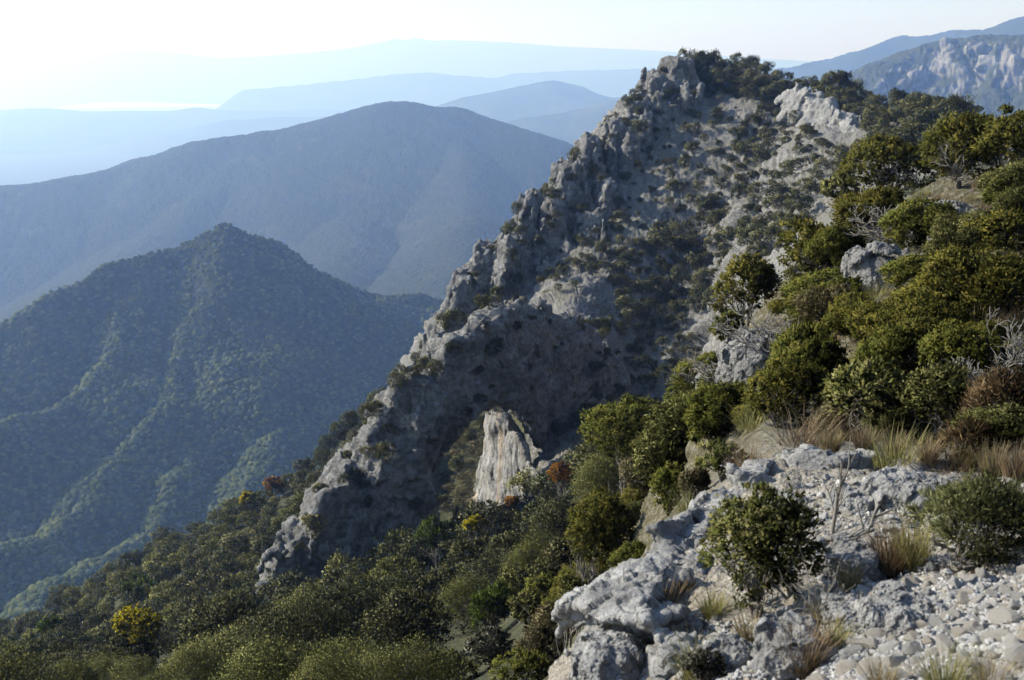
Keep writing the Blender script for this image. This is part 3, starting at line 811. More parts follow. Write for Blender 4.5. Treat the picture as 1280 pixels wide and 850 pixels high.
# --- bright slabs on the right shoulder: bedding plates that dip to the left
SLABS = [
 (992, 128, 236, 20, 20, 'bright sunlit rock slab at the upper end of the slab band'),
 (1014, 148, 230, 19, 26, 'second bright slab, broken into stripes on the right shoulder'),
 (1040, 166, 224, 20, 26, 'wide white slab at the middle of the slab band'),
 (1062, 182, 218, 17, 24, 'lowest white slab above the dark bushes on the right shoulder'),
]
for i_, (tx, ty, r_, hw, hh, lab) in enumerate(SLABS):
    c = np.array(at(tx, ty, r_)); sx = hw * r_ / FPX; sz = hh * r_ / FPX; sd_ = 520 + i_ * 11
    n_l = np.array([-0.80, -0.42, 0.43]); n_l /= np.linalg.norm(n_l)
    along = np.cross(n_l, (0, 0, 1)); along /= np.linalg.norm(along); upv = np.cross(along, n_l)
    if upv[2] < 0: upv = -upv
    def shp(p, c=c, sx=sx, sz=sz, n_l=n_l, along=along, upv=upv, sd_=sd_):
        q = p - c
        a, b, d = q @ along, q @ upv, q @ n_l
        e = np.hypot(a / (sx * 1.5), b / (sz * 1.15))
        return smax((e - 1) * min(sx, sz), np.abs(d + 2.0) - 2.2, 1.0)
    def rel(p, n_l=n_l, sd_=sd_):
        f_, _ = facets(p * np.array([0.8, 0.8, 0.7]) / 2.6, sd_, 0.7, 0); return 0.9 * f_ + 0.5 * fbm(p / 3, 3, sd_ + 1)
    def fin(p, sd_=sd_):
        f_, _ = facets(p / 1.0, sd_ + 2, 0.7, 0); return 0.3 * f_ + 0.15 * fbm(p / 1.0, 3, sd_ + 3)
    m_ = max(sx, sz) * 1.6 + 3
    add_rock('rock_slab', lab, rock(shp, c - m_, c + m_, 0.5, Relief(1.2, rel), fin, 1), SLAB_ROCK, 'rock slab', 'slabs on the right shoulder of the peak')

# --- outcrops on the near ridge
def boulder(name, label, px, py, r, size, seed, squash=(1, 1, 0.7), mat=None, cat='rock', group=None, rot=0.0, step=None, sink=0.3, keep=False):
    h_ = hit(px, py + 0.6 * size * FPX / r, 0.6 * r, 1.6 * r)
    c = np.array(h_ if h_ is not None else at(px, py, r)); a = np.array(squash) * size
    c[2] = on_ground(c[0], c[1]).z + a[2] * (0.55 - sink)
    cr, sr = math.cos(rot), math.sin(rot)
    def shp(p):
        q = p - c
        x = (q[:, 0] * cr + q[:, 1] * sr) / a[0]; y = (-q[:, 0] * sr + q[:, 1] * cr) / a[1]; z = q[:, 2] / a[2]
        return ((np.abs(x) ** 2.6 + np.abs(y) ** 2.6 + np.abs(z) ** 2.6) ** (1 / 2.6) - 1) * a.min()
    def rel(p):
        w = p + 0.15 * size * np.stack([noise(p / size * 1.5, seed + 1), noise(p / size * 1.5, seed + 2), noise(p / size * 1.5, seed + 3)], 1)
        f_, _ = facets(w / (0.62 * size), seed + 4, 0.7, 0); return size * (0.26 * f_ + 0.08 * fbm(p / size * 1.3, 3, seed + 5))
    def fin(p):
        w = p + 0.06 * size * np.stack([noise(p / size * 5, seed + 6), noise(p / size * 5, seed + 7), noise(p / size * 5, seed + 8)], 1)
        f_, _ = facets(w / (0.24 * size), seed + 9, 0.7, 0); g_, _ = facets(w / (0.09 * size), seed + 10, 0.7, 0)
        return size * (0.06 * f_ + 0.022 * g_ + 0.02 * fbm(p / size * 5, 5, seed + 11))
    m_ = a.max() * 1.45
    return add_rock(name, label, rock(shp, c - m_, c + m_, step or size / 14, Relief(0.5 * size, rel), fin, 2), mat or NEAR_ROCK, cat, group, keep)

# the white outcrop the camera looks over: one mass of limestone along the edge of the drop
RIM = [(745, 872, 4.3, .20), (775, 800, 4.85, .26), (822, 735, 5.4, .28), (876, 676, 6.1, .28), (905, 650, 6.7, .28), (938, 600, 7.5, .32), (970, 570, 8.0, .34), (1010, 564, 8.1, .36), (1060, 572, 8.0, .32), (1112, 588, 7.7, .26), (1165, 604, 7.5, .20)]
INN = [(790, 850, 4.35, .26), (820, 800, 4.8, .26)]
INN2 = [(1000, 625, 6.9, .28), (1080, 632, 6.8, .24), (1140, 644, 6.6, .18)]
def outcrop():
    chains = []
    for ch in (RIM, INN, INN2):
        chains.append([(np.array(at(a, b, r)) - np.array([0, 0, 1.1 * q]), q) for a, b, r, q in ch])
    def shp(p):
        d = np.full(len(p), 1e9)
        for ch in chains:
            for (A, ra), (B_, rb) in zip(ch[:-1], ch[1:]):
                e = B_ - A
                u = np.clip(((p - A) @ e) / (e @ e), 0, 1)
                q = p - A - u[:, None] * e; q[:, 2] *= np.where(q[:, 2] < 0, 0.32, 1.0)
                d = smin(d, np.linalg.norm(q, axis=1) - (ra + (rb - ra) * u), 0.10)
        return d
    def rel(p):
        w = p + 0.10 * np.stack([noise(p * 2.5, 701), noise(p * 2.5, 702), noise(p * 2.5, 703)], 1)
        f_, _ = facets(w / 0.42, 704, 0.7, 0)
        g0, _ = facets(w * np.array([1, 1, 1.3]) / 0.75, 712, 0.7, 0)
        return 0.13 * f_ + 0.20 * g0 + 0.05 * fbm(p * 2.0, 3, 705)
    def fin(p):
        w = p + 0.03 * np.stack([noise(p * 9, 706), noise(p * 9, 707), noise(p * 9, 708)], 1)
        f_, _ = facets(w / 0.15, 709, 0.7, 0); g_, _ = facets(w / 0.055, 710, 0.7, 0)
        return 0.030 * f_ + 0.010 * g_ + 0.012 * fbm(p * 9, 4, 711) - 0.008 * sstep(0.25, 0.6, noise(p * 16, 713))
    allc = np.array([c for ch in chains for c, _ in ch])
    V, Q = rock(shp, allc.min(0) - np.array([0.7, 0.7, 1.0]), allc.max(0) + 0.7, 0.034, Relief(0.25, rel), fin, 2)
    return add_rock('rock_outcrop', 'long white limestone outcrop along the edge of the drop in the foreground', (V, Q), NEAR_ROCK, 'rock outcrop', keep=False)
outcrop()
for i_, (px, py, r_, sz, sq, lab) in enumerate([
    (1068, 622, 6.7, .12, (1.2, 1, .75), 'bright white block lying on the outcrop beside the sapling'),
    (1118, 606, 7.2, .16, (1.3, 1, .7), 'grey broken boulder right of the bright white block'),
    (1150, 622, 6.9, .14, (1.2, 1, .8), 'cracked boulder at the right end of the outcrop'),
    (1190, 612, 7.1, .12, (1.4, 1, .6), 'low flat boulder above the needle bush'),
    (912, 812, 4.2, .10, (1.3, 1, .8), 'small blue grey boulder under the foreground bush'),
    (985, 790, 4.45, .12, (1.5, 1, .75), 'long grey outcrop lump below the foreground bush'),
    (1065, 765, 4.7, .11, (1.3, 1, .8), 'rounded grey boulder among the loose stones'),
    (1098, 770, 4.65, .10, (1.0, 1, .95), 'dark fronted boulder next to the pale cube shaped block'),
    (1128, 778, 4.5, .075, (.9, 1, 1.0), 'pale cube shaped block among the loose stones'),
    (1140, 752, 4.9, .11, (1.6, 1, .6), 'flat boulder at the upper edge of the stone field'),
    (1062, 700, 5.6, .14, (1.0, 1, .9), 'pale knobbly boulder beside the brown grass tuft'),
    (845, 778, 4.75, .10, (1.3, 1, .7), 'small boulder in the dip left of the foreground bush'),
    (760, 812, 4.65, .15, (1.4, 1, .8), 'lump of white rock low on the outcrop edge'),
  ]):
    boulder('boulder', lab, px, py, r_, sz, 730 + i_ * 14, sq, rot=i_ * 0.9, group='boulders of the foreground')
for i_, (px, py, r_, sz, sq, lab) in enumerate([
    (958, 440, 24, .95, (1.2, 1, 1.1), 'pale rock face behind the leafless grey shrub'),
    (892, 478, 27, .7, (1.0, 1, 1.2), 'rounded pale rock at the very edge of the drop'),
    (1092, 345, 24.5, 1.0, (.9, .8, 1.1), 'blue shaded rock between the dense juniper and the bank'),
    (1135, 330, 25, .7, (1.4, .8, .7), 'low shaded rock right of the blue shaded rock'),
    (1150, 270, 31, .8, (1.6, 1, .7), 'white rock below the skyline junipers'),
    (1186, 268, 30, .8, (1.5, 1, .6), 'pale rock lump on the stony bank'),
    (1222, 286, 26, .5, (1.4, 1, .6), 'flat pale rock in the dry grass of the bank'),
    (1185, 296, 25, .35, (1.4, 1, .7), 'small white rock in front of the stony bank'),
    (1205, 158, 150, 2.2, (1.2, 1, 1.0), 'small white crag on the shoulder left of the skyline junipers'),
  ]):
    boulder('rock', lab, px, py, r_, sz * 0.62, 900 + i_ * 14, sq, RIDGE_ROCK, rot=i_ * 1.3, sink=0.55, group='rocks of the near ridge')
# ------------------------------------------------------------------ plants
def leaf_mat(name, lo, mid, hi, trans=0.3, rough=0.6, vary=0.25, spec=0.2):
    m = NT(name)
    t = m.attr('tint'); oi = m.n('ObjectInfo')
    v_ = m.math('ADD', t, m.math('MULTIPLY', m.math('SUBTRACT', oi.outputs['Random'], 0.5), vary))
    c = m.ramp(v_, (0.1, lo), (0.5, mid), (0.9, hi))
    return m.leafsurf(c, rough, trans, spec)

M_JUN = leaf_mat('juniper_sprays', (0.102, 0.118, 0.031), (0.200, 0.209, 0.052), (0.365, 0.330, 0.079), 0.52)
M_JUNB = leaf_mat('bright_juniper_sprays', (0.114, 0.141, 0.031), (0.217, 0.247, 0.057), (0.361, 0.361, 0.095), 0.52)
M_OAK = leaf_mat('evergreen_oak_leaves', (0.060, 0.077, 0.040), (0.124, 0.140, 0.071), (0.251, 0.246, 0.131), 0.18, 0.75, 0.35, 0.08)
M_OAKG = leaf_mat('olive_shrub_leaves', (0.117, 0.136, 0.046), (0.222, 0.240, 0.089), (0.367, 0.367, 0.158), 0.26, 0.7, 0.3, 0.1)
M_SILV = leaf_mat('silvery_leaves', (0.085, 0.095, 0.073), (0.146, 0.156, 0.122), (0.244, 0.244, 0.195), 0.2, 0.5, 0.2, 0.3)
M_SCRUB = leaf_mat('dark_scrub_leaves', (0.069, 0.083, 0.038), (0.143, 0.154, 0.064), (0.262, 0.254, 0.114), 0.16, 0.7, 0.5)
M_HEATH = leaf_mat('heath_scrub_leaves', (0.119, 0.111, 0.061), (0.203, 0.186, 0.105), (0.321, 0.288, 0.169), 0.2, 0.8, 0.4)
M_BRIGHT = leaf_mat('pine_needles', (0.05, 0.085, 0.012), (0.085, 0.135, 0.02), (0.15, 0.2, 0.04), 0.35, 0.6, 0.1)
M_YEL = leaf_mat('yellow_autumn_leaves', (0.30, 0.26, 0.012), (0.58, 0.50, 0.03), (0.64, 0.60, 0.07), 0.4, 0.6, 0.15)
M_ORA = leaf_mat('orange_autumn_leaves', (0.26, 0.12, 0.03), (0.46, 0.22, 0.05), (0.6, 0.34, 0.10), 0.35, 0.6, 0.15)
M_BOX = leaf_mat('glossy_bush_leaves', (0.117, 0.149, 0.043), (0.268, 0.291, 0.092), (0.560, 0.547, 0.256), 0.5, 0.5, 0.1, 0.25)
M_FINE = leaf_mat('fine_needle_leaves', (0.102, 0.131, 0.056), (0.186, 0.214, 0.094), (0.318, 0.325, 0.158), 0.3, 0.55, 0.1)
M_DRY = leaf_mat('dry_brown_stems', (0.085, 0.058, 0.032), (0.17, 0.12, 0.07), (0.30, 0.23, 0.14), 0.25, 0.8, 0.2)
M_STRAW = leaf_mat('straw_blades', (0.11, 0.085, 0.04), (0.21, 0.165, 0.085), (0.34, 0.28, 0.16), 0.3, 0.7, 0.25)
M_GGR = leaf_mat('yellow_green_blades', (0.10, 0.10, 0.03), (0.19, 0.18, 0.06), (0.32, 0.28, 0.12), 0.35, 0.7, 0.25)
bk = NT('grey_bark'); bk_n = bk.tex(14, 5, 0.7, bk.pos((1, 1, 0.3)))
BARK = bk.surf(bk.ramp(bk_n, (0.3, (0.075, 0.066, 0.055)), (0.7, (0.22, 0.205, 0.185))), 0.9, bk.bump(bk_n, 0.6, 0.02), 0.1)
bk = NT('bleached_wood'); bk_n = bk.tex(30, 5, 0.7, bk.pos((1, 1, 0.3)))
DEADW = bk.surf(bk.ramp(bk_n, (0.3, (0.09, 0.083, 0.075)), (0.7, (0.22, 0.208, 0.19))), 0.85, bk.bump(bk_n, 0.5, 0.01), 0.15)

def unit(v): return v / (np.linalg.norm(v, axis=-1, keepdims=True) + 1e-9)

def leaves(g, pos, dirs, length, width, tint, outw, nblend=None):
    """diamond leaves: one four-cornered face each, the upper side turned outwards"""
    n = len(pos)
    side = unit(np.cross(dirs, g.normal(size=(n, 3))))
    L = (length * g.uniform(0.6, 1.3, n))[:, None]; Wd = (width * g.uniform(0.6, 1.3, n))[:, None]
    mid = pos + dirs * L * 0.45
    V = np.stack([pos, mid + side * Wd / 2, pos + dirs * L, mid - side * Wd / 2], 1).reshape(-1, 3)
    fn = unit(np.cross(side, dirs))
    fl = (fn * outw).sum(1) < 0
    fn[fl] *= -1
    F = np.arange(4 * n).reshape(n, 4); F[~fl] = F[~fl][:, ::-1]
    nn = unit(outw * (nblend or NBLEND) + fn)
    return V, F, np.repeat(tint, 4), np.repeat(nn, 4, axis=0)
NBLEND = 0.75

def crown(seed, a, b, c, n, ll, lw, lobes=9, nblend=None, tuft=0.12, loose=0.6, up=0.25, per=22, zc=0.9, hollow=0.3, lobe_r=(0.34, 0.52), flat_base=-0.35):
    """leaf cloud of an uneven crown with radii a, b, c in metres, standing on z = 0"""
    g = np.random.default_rng(seed)
    d = unit(g.normal(size=(lobes, 3))); d[:, 2] = np.where(d[:, 2] < flat_base, -d[:, 2] * 0.5, d[:, 2])
    lr = g.uniform(*lobe_r, lobes)
    lc = d * (1 - lr)[:, None] * g.uniform(0.75, 1.08, lobes)[:, None]
    nt_ = max(12, n // per)
    w = lr ** 2; k = g.choice(lobes, nt_ * 3, p=w / w.sum())
    td = unit(g.normal(size=(nt_ * 3, 3)) + np.array([0, 0, 0.35]))
    tp = lc[k] + td * (lr[k] * g.uniform(0.72, 1.05, nt_ * 3))[:, None]
    depth = np.max(lr[None, :] - np.linalg.norm(tp[:, None] - lc[None], axis=2), axis=1)
    keep = (depth < 0.10) | (g.random(nt_ * 3) < hollow)
    tp, td = tp[keep][:nt_], td[keep][:nt_]
    nt_ = len(tp)
    ti = g.integers(0, nt_, n)
    tr = tuft * g.uniform(0.55, 1.3, nt_)
    off = g.normal(size=(n, 3)) * 0.5
    pos = tp[ti] + off * tr[ti][:, None]
    outd = unit(td[ti] * 0.8 + unit(tp[ti]) * 0.4 + off * 0.5)
    dirs = unit(outd + g.normal(size=(n, 3)) * loose + np.array([0, 0, up]))
    scale = np.array([a, b, c])
    pos = pos * scale; pos[:, 2] += c * zc
    tt = np.clip(0.5 + 0.2 * g.normal(size=nt_)[ti] + 0.13 * g.normal(size=n), 0, 1)
    ow = unit(unit(off + td[ti] * 0.5) * 0.55 + unit(tp[ti] + off * tr[ti][:, None] + np.array([0, 0, 0.2])) * 0.8)
    return leaves(g, pos, dirs, ll, lw, tt, ow, nblend)

def tubes(paths, sides=5):
    """paths: list of (points k x 3, radii k)"""
    V, F, o = [], [], 0
    ang = np.arange(sides) * 2 * PI / sides
    for P, R in paths:
        P = np.asarray(P, float); k = len(P)
        t = unit(np.gradient(P, axis=0)); ref = np.where(np.abs(t[:, 2:3]) > 0.9, np.array([[1.0, 0, 0]]), np.array([[0, 0, 1.0]]))
        u = unit(np.cross(t, ref)); v_ = np.cross(t, u)
        ring = P[:, None] + np.asarray(R)[:, None, None] * (np.cos(ang)[None, :, None] * u[:, None] + np.sin(ang)[None, :, None] * v_[:, None])
        V.append(ring.reshape(-1, 3))
        a = np.arange((k - 1) * sides).reshape(k - 1, sides); b = np.roll(a, -1, 1)
        F.append((np.stack([a, b, b + sides, a + sides], -1) + o).reshape(-1, 4)); o += k * sides
    return np.concatenate(V), np.concatenate(F)

def limbs(seed, height, spread, n1=5, n2=5, n3=4, r0=0.04, wander=0.25, up=0.6, stems=1, trunk=0.2):
    """a branching skeleton from z = 0: list of tube paths"""
    g = np.random.default_rng(seed); out = []
    def go(p, d, ln, r, lev):
        k = 6; P = [p]; dd = d
        for _ in range(k - 1):
            dd = unit(dd + g.normal(size=3) * wander + np.array([0, 0, up * 0.10]))
            P.append(P[-1] + dd * ln / (k - 1))
        P = np.array(P); R = np.linspace(r, r * 0.45, k)
        out.append((P, R))
        nn = (n1, n2, n3, 0)[lev]
        for _ in range(nn):
            i = g.integers(2, k); q = P[i]
            nd = unit(unit(P[i] - P[i - 1]) + g.normal(size=3) * np.array([1, 1, 0.6]) * spread + np.array([0, 0, up * 0.3]))
            go(q, nd, ln * g.uniform(0.5, 0.8), r * 0.52, lev + 1)
    for s_ in range(stems):
        d = unit(np.array([g.normal() * 0.35 * (stems > 1) + g.normal() * 0.08, g.normal() * 0.35 * (stems > 1) + g.normal() * 0.08, 1]))
        go(np.array([g.normal() * 0.02, g.normal() * 0.02, -0.05 * height]), d, height * (0.55 if n1 else 1), r0, 0)
    return out

def fit_limbs(paths, a, b, c):
    """scale a skeleton into a crown's box"""
    allp = np.concatenate([p for p, _ in paths]); s = np.array([a, b, 1.75 * c]) / np.array([np.abs(allp[:, 0]).max(), np.abs(allp[:, 1]).max(), allp[:, 2].max()])
    return [(p * s, r) for p, r in paths]

def empty(name, loc, label, cat, group=None, rz=0.0):
    o = bpy.data.objects.new(name, None); col.objects.link(o); o.location = loc; o.rotation_euler = (0, 0, rz)
    o.empty_display_size = 0.2
    return tag(o, label, cat, group)

SPECIES = {  # material, leaf length px, leaf width px, tuft, loose, per, lobes, up
 'juniper': (M_JUN, 5.2, 2.3, 0.10, 0.7, 30, 16, 0.25),
 'junbright': (M_JUNB, 5.2, 2.3, 0.10, 0.7, 30, 15, 0.25),
 'oak': (M_OAK, 5.0, 2.9, 0.15, 0.8, 26, 12, 0.2),
 'olive': (M_OAKG, 5.5, 2.8, 0.14, 0.75, 24, 11, 0.25),
 'silver': (M_SILV, 5.0, 2.6, 0.13, 0.8, 22, 9, 0.2),
 'heath': (M_HEATH, 5.0, 1.8, 0.16, 0.7, 20, 9, 0.4),
 'pine': (M_BRIGHT, 7.0, 2.2, 0.13, 0.5, 30, 9, 0.4),
 'yellow': (M_YEL, 4.6, 3.2, 0.16, 0.9, 18, 9, 0.1),
 'orange': (M_ORA, 4.6, 3.2, 0.16, 0.9, 18, 8, 0.1),
 'box': (M_BOX, 7.5, 3.8, 0.085, 0.65, 24, 20, 0.35),
 'fine': (M_FINE, 9.0, 1.6, 0.12, 0.6, 34, 18, 0.45),
 'dry': (M_DRY, 14.0, 1.6, 0.14, 0.55, 20, 10, 0.6),
}
USED = []
def bush(name, label, cat, px, py, r, hw, hh, sp, seed, group=None, dens=1.0, branches=True, wood=None, deep=1.0, min_leaf=None):
    """a plant whose crown is centred where the photograph shows it, at its distance, standing on the ground there"""
    mt, ll, lw, tf, lo, per, lb, up = SPECIES[sp]
    if r < 112:                                        # stand it where the ground shows at its foot
        h_ = hit(px, py + 0.8 * hh, max(0.7 * r, 2.5), 1.25 * r)
        if h_ is not None: r = math.hypot(h_.x, h_.y)
    C_ = at(px, py, r); m_ = r / FPX * 1.02
    a, c = hw * m_, hh * m_; b = a * deep
    base = on_ground(C_.x, C_.y)
    z0 = min(base.z, C_.z - c * 0.75) if base.z > C_.z - c * 1.3 else base.z
    lift = C_.z - z0
    e = empty(name, (C_.x, C_.y, z0), label, cat, group)
    ll_, lw_ = ll * m_, lw * m_
    n = int(np.clip(dens * (hw * hh * PI) / (ll * lw * 0.5) * 6.0, 500, 42000))
    V, F, tt, NN = crown(seed, a, b, c, n, ll_, lw_, lobes=lb, tuft=tf, loose=lo, up=up, per=per, zc=lift / c)
    cname = 'crown' if 'tree' in name or 'oak' in name or 'pine' in name else 'foliage'
    link(cname, mesh(cname, V, F, mt, True, dict(tint=tt), None, NN), e)
    if branches:
        P = fit_limbs(limbs(seed + 1, 1.0, 0.55, 5, 4, 0 if hw < 40 else 3, 0.05 * c + 0.008, stems=3 if cname == 'foliage' else 1), a * 0.8, b * 0.8, (lift + 0.55 * c) / 1.75)
        bn = 'trunk' if cname == 'crown' else 'branches'
        v2, f2 = tubes(P, 5)
        link(bn, mesh(bn, v2, f2, wood or BARK, True), e)
    USED.append((px, py, r, hw, hh, sp in ('yellow', 'orange', 'pine')))
    return e
# ------------------------------------------------------------------ plants one can point at
B = bush
# the near ridge on the right
B('juniper_bush', 'dark green juniper on the skyline above the pale rocks of the near ridge', 'bush', 1112, 212, 44, 58, 40, 'juniper', 301)
B('juniper_bush', 'large dark juniper mass at the top of the near ridge against the far cliffs', 'bush', 1205, 196, 43, 50, 52, 'juniper', 302)
B('juniper_bush', 'tall dark juniper cut by the right edge of the photo, high on the near ridge', 'bush', 1268, 190, 42, 44, 52, 'juniper', 303)
B('juniper_bush', 'low yellowish juniper under the dark skyline junipers', 'bush', 1262, 246, 33, 34, 26, 'junbright', 304)
B('heath_bush', 'greyish twiggy bush in front of the skyline junipers', 'bush', 1080, 272, 34, 42, 26, 'heath', 305)
B('leafy_bush', 'pale green loose bush at the left foot of the skyline juniper', 'bush', 1052, 238, 48, 26, 22, 'olive', 306)
B('juniper_bush', 'dense juniper with sunlit crown standing left of the blue shaded rock', 'bush', 1014, 318, 30, 52, 44, 'juniper', 307)
B('juniper_bush', 'sprawling sunlit juniper hanging over the drop toward the scree', 'bush', 934, 362, 29, 46, 46, 'juniper', 308)
B('juniper_bush', 'small drooping juniper tuft below the sprawling juniper', 'bush', 912, 412, 27, 22, 26, 'junbright', 309)
B('heath_bush', 'greyish olive bush between the dense juniper and the bare branches', 'bush', 1042, 392, 21, 46, 34, 'heath', 310)
B('juniper_bush', 'wide olive juniper spreading across the slope at mid height', 'bush', 1136, 412, 17.5, 78, 44, 'juniper', 311)
B('juniper_bush', 'large olive juniper at the right edge with grey dead branches below', 'bush', 1222, 362, 18, 72, 52, 'juniper', 312)
B('juniper_bush', 'upper juniper at the right edge beneath the pale stony bank', 'bush', 1256, 300, 23, 46, 34, 'juniper', 313)
B('juniper_bush', 'olive bush with a dark hollow in the middle of the near slope', 'bush', 985, 498, 15, 58, 52, 'juniper', 314)
B('leafy_bush', 'bright green leafy bush above the white outcrop', 'bush', 1092, 500, 12.5, 58, 52, 'box', 315, dens=0.8)
B('leafy_bush', 'dark leafy bush beside the dry brown bush', 'bush', 1172, 505, 12, 48, 54, 'olive', 316)
B('leafy_bush', 'light green bush leaning toward the shaded valley behind the outcrop', 'bush', 888, 532, 19, 38, 44, 'junbright', 317)
B('leafy_bush', 'small bright yellow green bush touching the outcrop edge', 'bush', 906, 578, 12.5, 36, 32, 'box', 318, dens=0.8)
B('leafy_bush', 'feathery yellow green bush left of the outcrop edge', 'bush', 842, 618, 19, 34, 44, 'junbright', 319)
B('heath_bush', 'dry grass brown bush growing against the outcrop side', 'bush', 868, 612, 13, 22, 30, 'heath', 320)
B('dry_bush', 'dry brown bush with dead stems at the right edge', 'bush', 1250, 512, 10.5, 40, 44, 'dry', 321)
B('dry_bush', 'dark brown withered bush below the wide juniper', 'bush', 1210, 556, 10, 30, 24, 'dry', 322)
B('juniper_bush', 'yellowish juniper drooping left of the white outcrop', 'bush', 745, 668, 24, 50, 62, 'juniper', 323)
B('juniper_bush', 'round sunlit juniper in front of the black shade under the peak', 'bush', 782, 545, 33, 60, 48, 'junbright', 324)
B('heath_bush', 'grey brown twiggy bush just below the round sunlit juniper', 'bush', 812, 598, 29, 38, 36, 'heath', 325)
B('juniper_bush', 'small olive juniper to the right under the round juniper', 'bush', 838, 566, 28, 22, 24, 'juniper', 326)
B('leafy_bush', 'bright little bush at the dark foot of the outcrop', 'bush', 716, 752, 17, 30, 40, 'olive', 327)
# foreground
B('leafy_bush', 'rounded yellow green bush growing out of the white foreground outcrop', 'bush', 952, 690, 5.6, 80, 98, 'box', 331, dens=0.8)
B('needle_bush', 'fine leaved green bush over the loose stones at the right edge', 'bush', 1222, 660, 5.5, 80, 62, 'fine', 332, dens=1.0)
B('needle_bush', 'small grey green plant at the bottom edge under the outcrop', 'bush', 878, 838, 4.0, 34, 26, 'silver', 333)
# the wood below
B('oak_tree', 'broad rounded dark oak in the wood at the bottom middle', 'tree', 510, 788, 42, 64, 56, 'oak', 341)
B('oak_tree', 'dark spreading oak left of the broad rounded oak', 'tree', 402, 786, 50, 62, 54, 'oak', 342)
B('oak_tree', 'big nearly black oak beside the yellow autumn tree', 'tree', 272, 800, 60, 68, 52, 'oak', 343)
B('oak_tree', 'very dark oak at the bottom left corner', 'tree', 52, 838, 66, 66, 30, 'oak', 344)
B('oak_tree', 'dark low oak right of the corner oak below the yellow tree', 'tree', 150, 832, 62, 44, 32, 'oak', 345)
B('autumn_tree', 'vivid yellow autumn tree in the dark wood at the lower left', 'tree', 173, 784, 64, 30, 28, 'yellow', 346)
B('pine_tree', 'bright green pine at the foot of the rock arch', 'tree', 546, 668, 88, 27, 23, 'pine', 347)
B('autumn_shrub', 'yellow autumn shrub under the arch opening', 'shrub', 592, 656, 84, 18, 12, 'yellow', 348)
B('autumn_shrub', 'tiny orange shrub at the base of the sunlit spire', 'shrub', 640, 628, 108, 8, 9, 'orange', 349, branches=False)
B('autumn_shrub', 'orange brown autumn shrub right of the sunlit spire', 'shrub', 704, 594, 88, 23, 16, 'orange', 350)
B('autumn_shrub', 'orange autumn shrub high on the left wooded slope', 'shrub', 342, 606, 185, 12, 9, 'orange', 351, branches=False)
B('autumn_shrub', 'yellow autumn shrub next to the orange one on the left slope', 'shrub', 309, 624, 180, 9, 10, 'yellow', 352, branches=False)
B('leafy_shrub', 'flat lime green shrub in the middle of the left wood', 'shrub', 172, 732, 140, 20, 8, 'pine', 353, branches=False)
B('leafy_shrub', 'small lime green shrub near the left edge of the wood', 'shrub', 62, 782, 110, 12, 8, 'pine', 354, branches=False)
B('juniper_bush', 'dark green juniper clump in the wood right of the broad oak', 'bush', 618, 768, 40, 42, 38, 'pine', 355, dens=0.9)
B('silver_bush', 'silvery grey bush below the dark green juniper clump', 'bush', 612, 812, 33, 38, 28, 'silver', 356)
B('heath_bush', 'brownish bush between the silvery bush and the outcrop', 'bush', 690, 790, 26, 36, 34, 'heath', 357)
B('olive_bush', 'olive bush at the bottom edge under the broad oak', 'bush', 556, 840, 30, 46, 24, 'olive', 358)
B('olive_bush', 'yellow green bush at the bottom edge left of the outcrop tip', 'bush', 652, 842, 21, 46, 26, 'junbright', 359)
B('olive_bush', 'low olive bush at the bottom edge under the spreading oak', 'bush', 430, 848, 36, 50, 22, 'olive', 360)
B('olive_bush', 'olive bush filling the gap between the dark green clump and the outcrop slope', 'bush', 664, 768, 31, 34, 32, 'olive', 361)
B('heath_bush', 'grey brown bush lower in the gap beside the outcrop slope', 'bush', 678, 812, 24, 34, 30, 'heath', 362)
B('olive_bush', 'yellowish bush at the top of the gap beside the outcrop slope', 'bush', 684, 742, 35, 34, 28, 'junbright', 363)
for i_, (px, py, r_, hw, hh, sp, lab) in enumerate([
    (650, 690, 62, 48, 34, 'oak', 'grey green oak in the middle of the wood between arch and outcrop'),
    (590, 700, 72, 40, 28, 'oak', 'rounded oak just under the yellow shrub of the arch'),
    (688, 648, 76, 44, 26, 'oak', 'wide flat oak below the orange shrub'),
    (500, 722, 72, 44, 28, 'olive', 'olive green oak at the foot of the left arch pillar'),
    (430, 738, 82, 38, 26, 'oak', 'oak under the lowest end of the arch rib'),
    (560, 738, 56, 42, 30, 'oak', 'oak crown right above the broad rounded oak'),
    (470, 740, 66, 34, 26, 'olive', 'small olive green oak touching the broad oak from behind'),
    (350, 768, 72, 38, 28, 'oak', 'dim oak in front of the rib of the arch at its lowest tip'),
    (700, 712, 42, 38, 36, 'oak', 'tall dark oak beside the yellowish juniper'),
    (648, 736, 48, 38, 30, 'olive', 'olive oak above the dark green juniper clump'),
    (760, 610, 60, 30, 24, 'olive', 'olive shrub tree at the edge of the black shade'),
    (330, 838, 48, 48, 26, 'oak', 'oak crown at the bottom edge between the two big dark oaks'),
    (220, 845, 52, 40, 22, 'olive', 'small olive oak at the bottom edge below the black oak'),
    (640, 650, 92, 34, 16, 'olive', 'low olive canopy right under the spire'),
    (735, 585, 80, 24, 18, 'heath', 'brownish shrub tree between orange shrub and round juniper'),
  ]):
    B('oak_tree', lab, 'tree', px, py, r_, hw, hh, sp, 370 + i_)

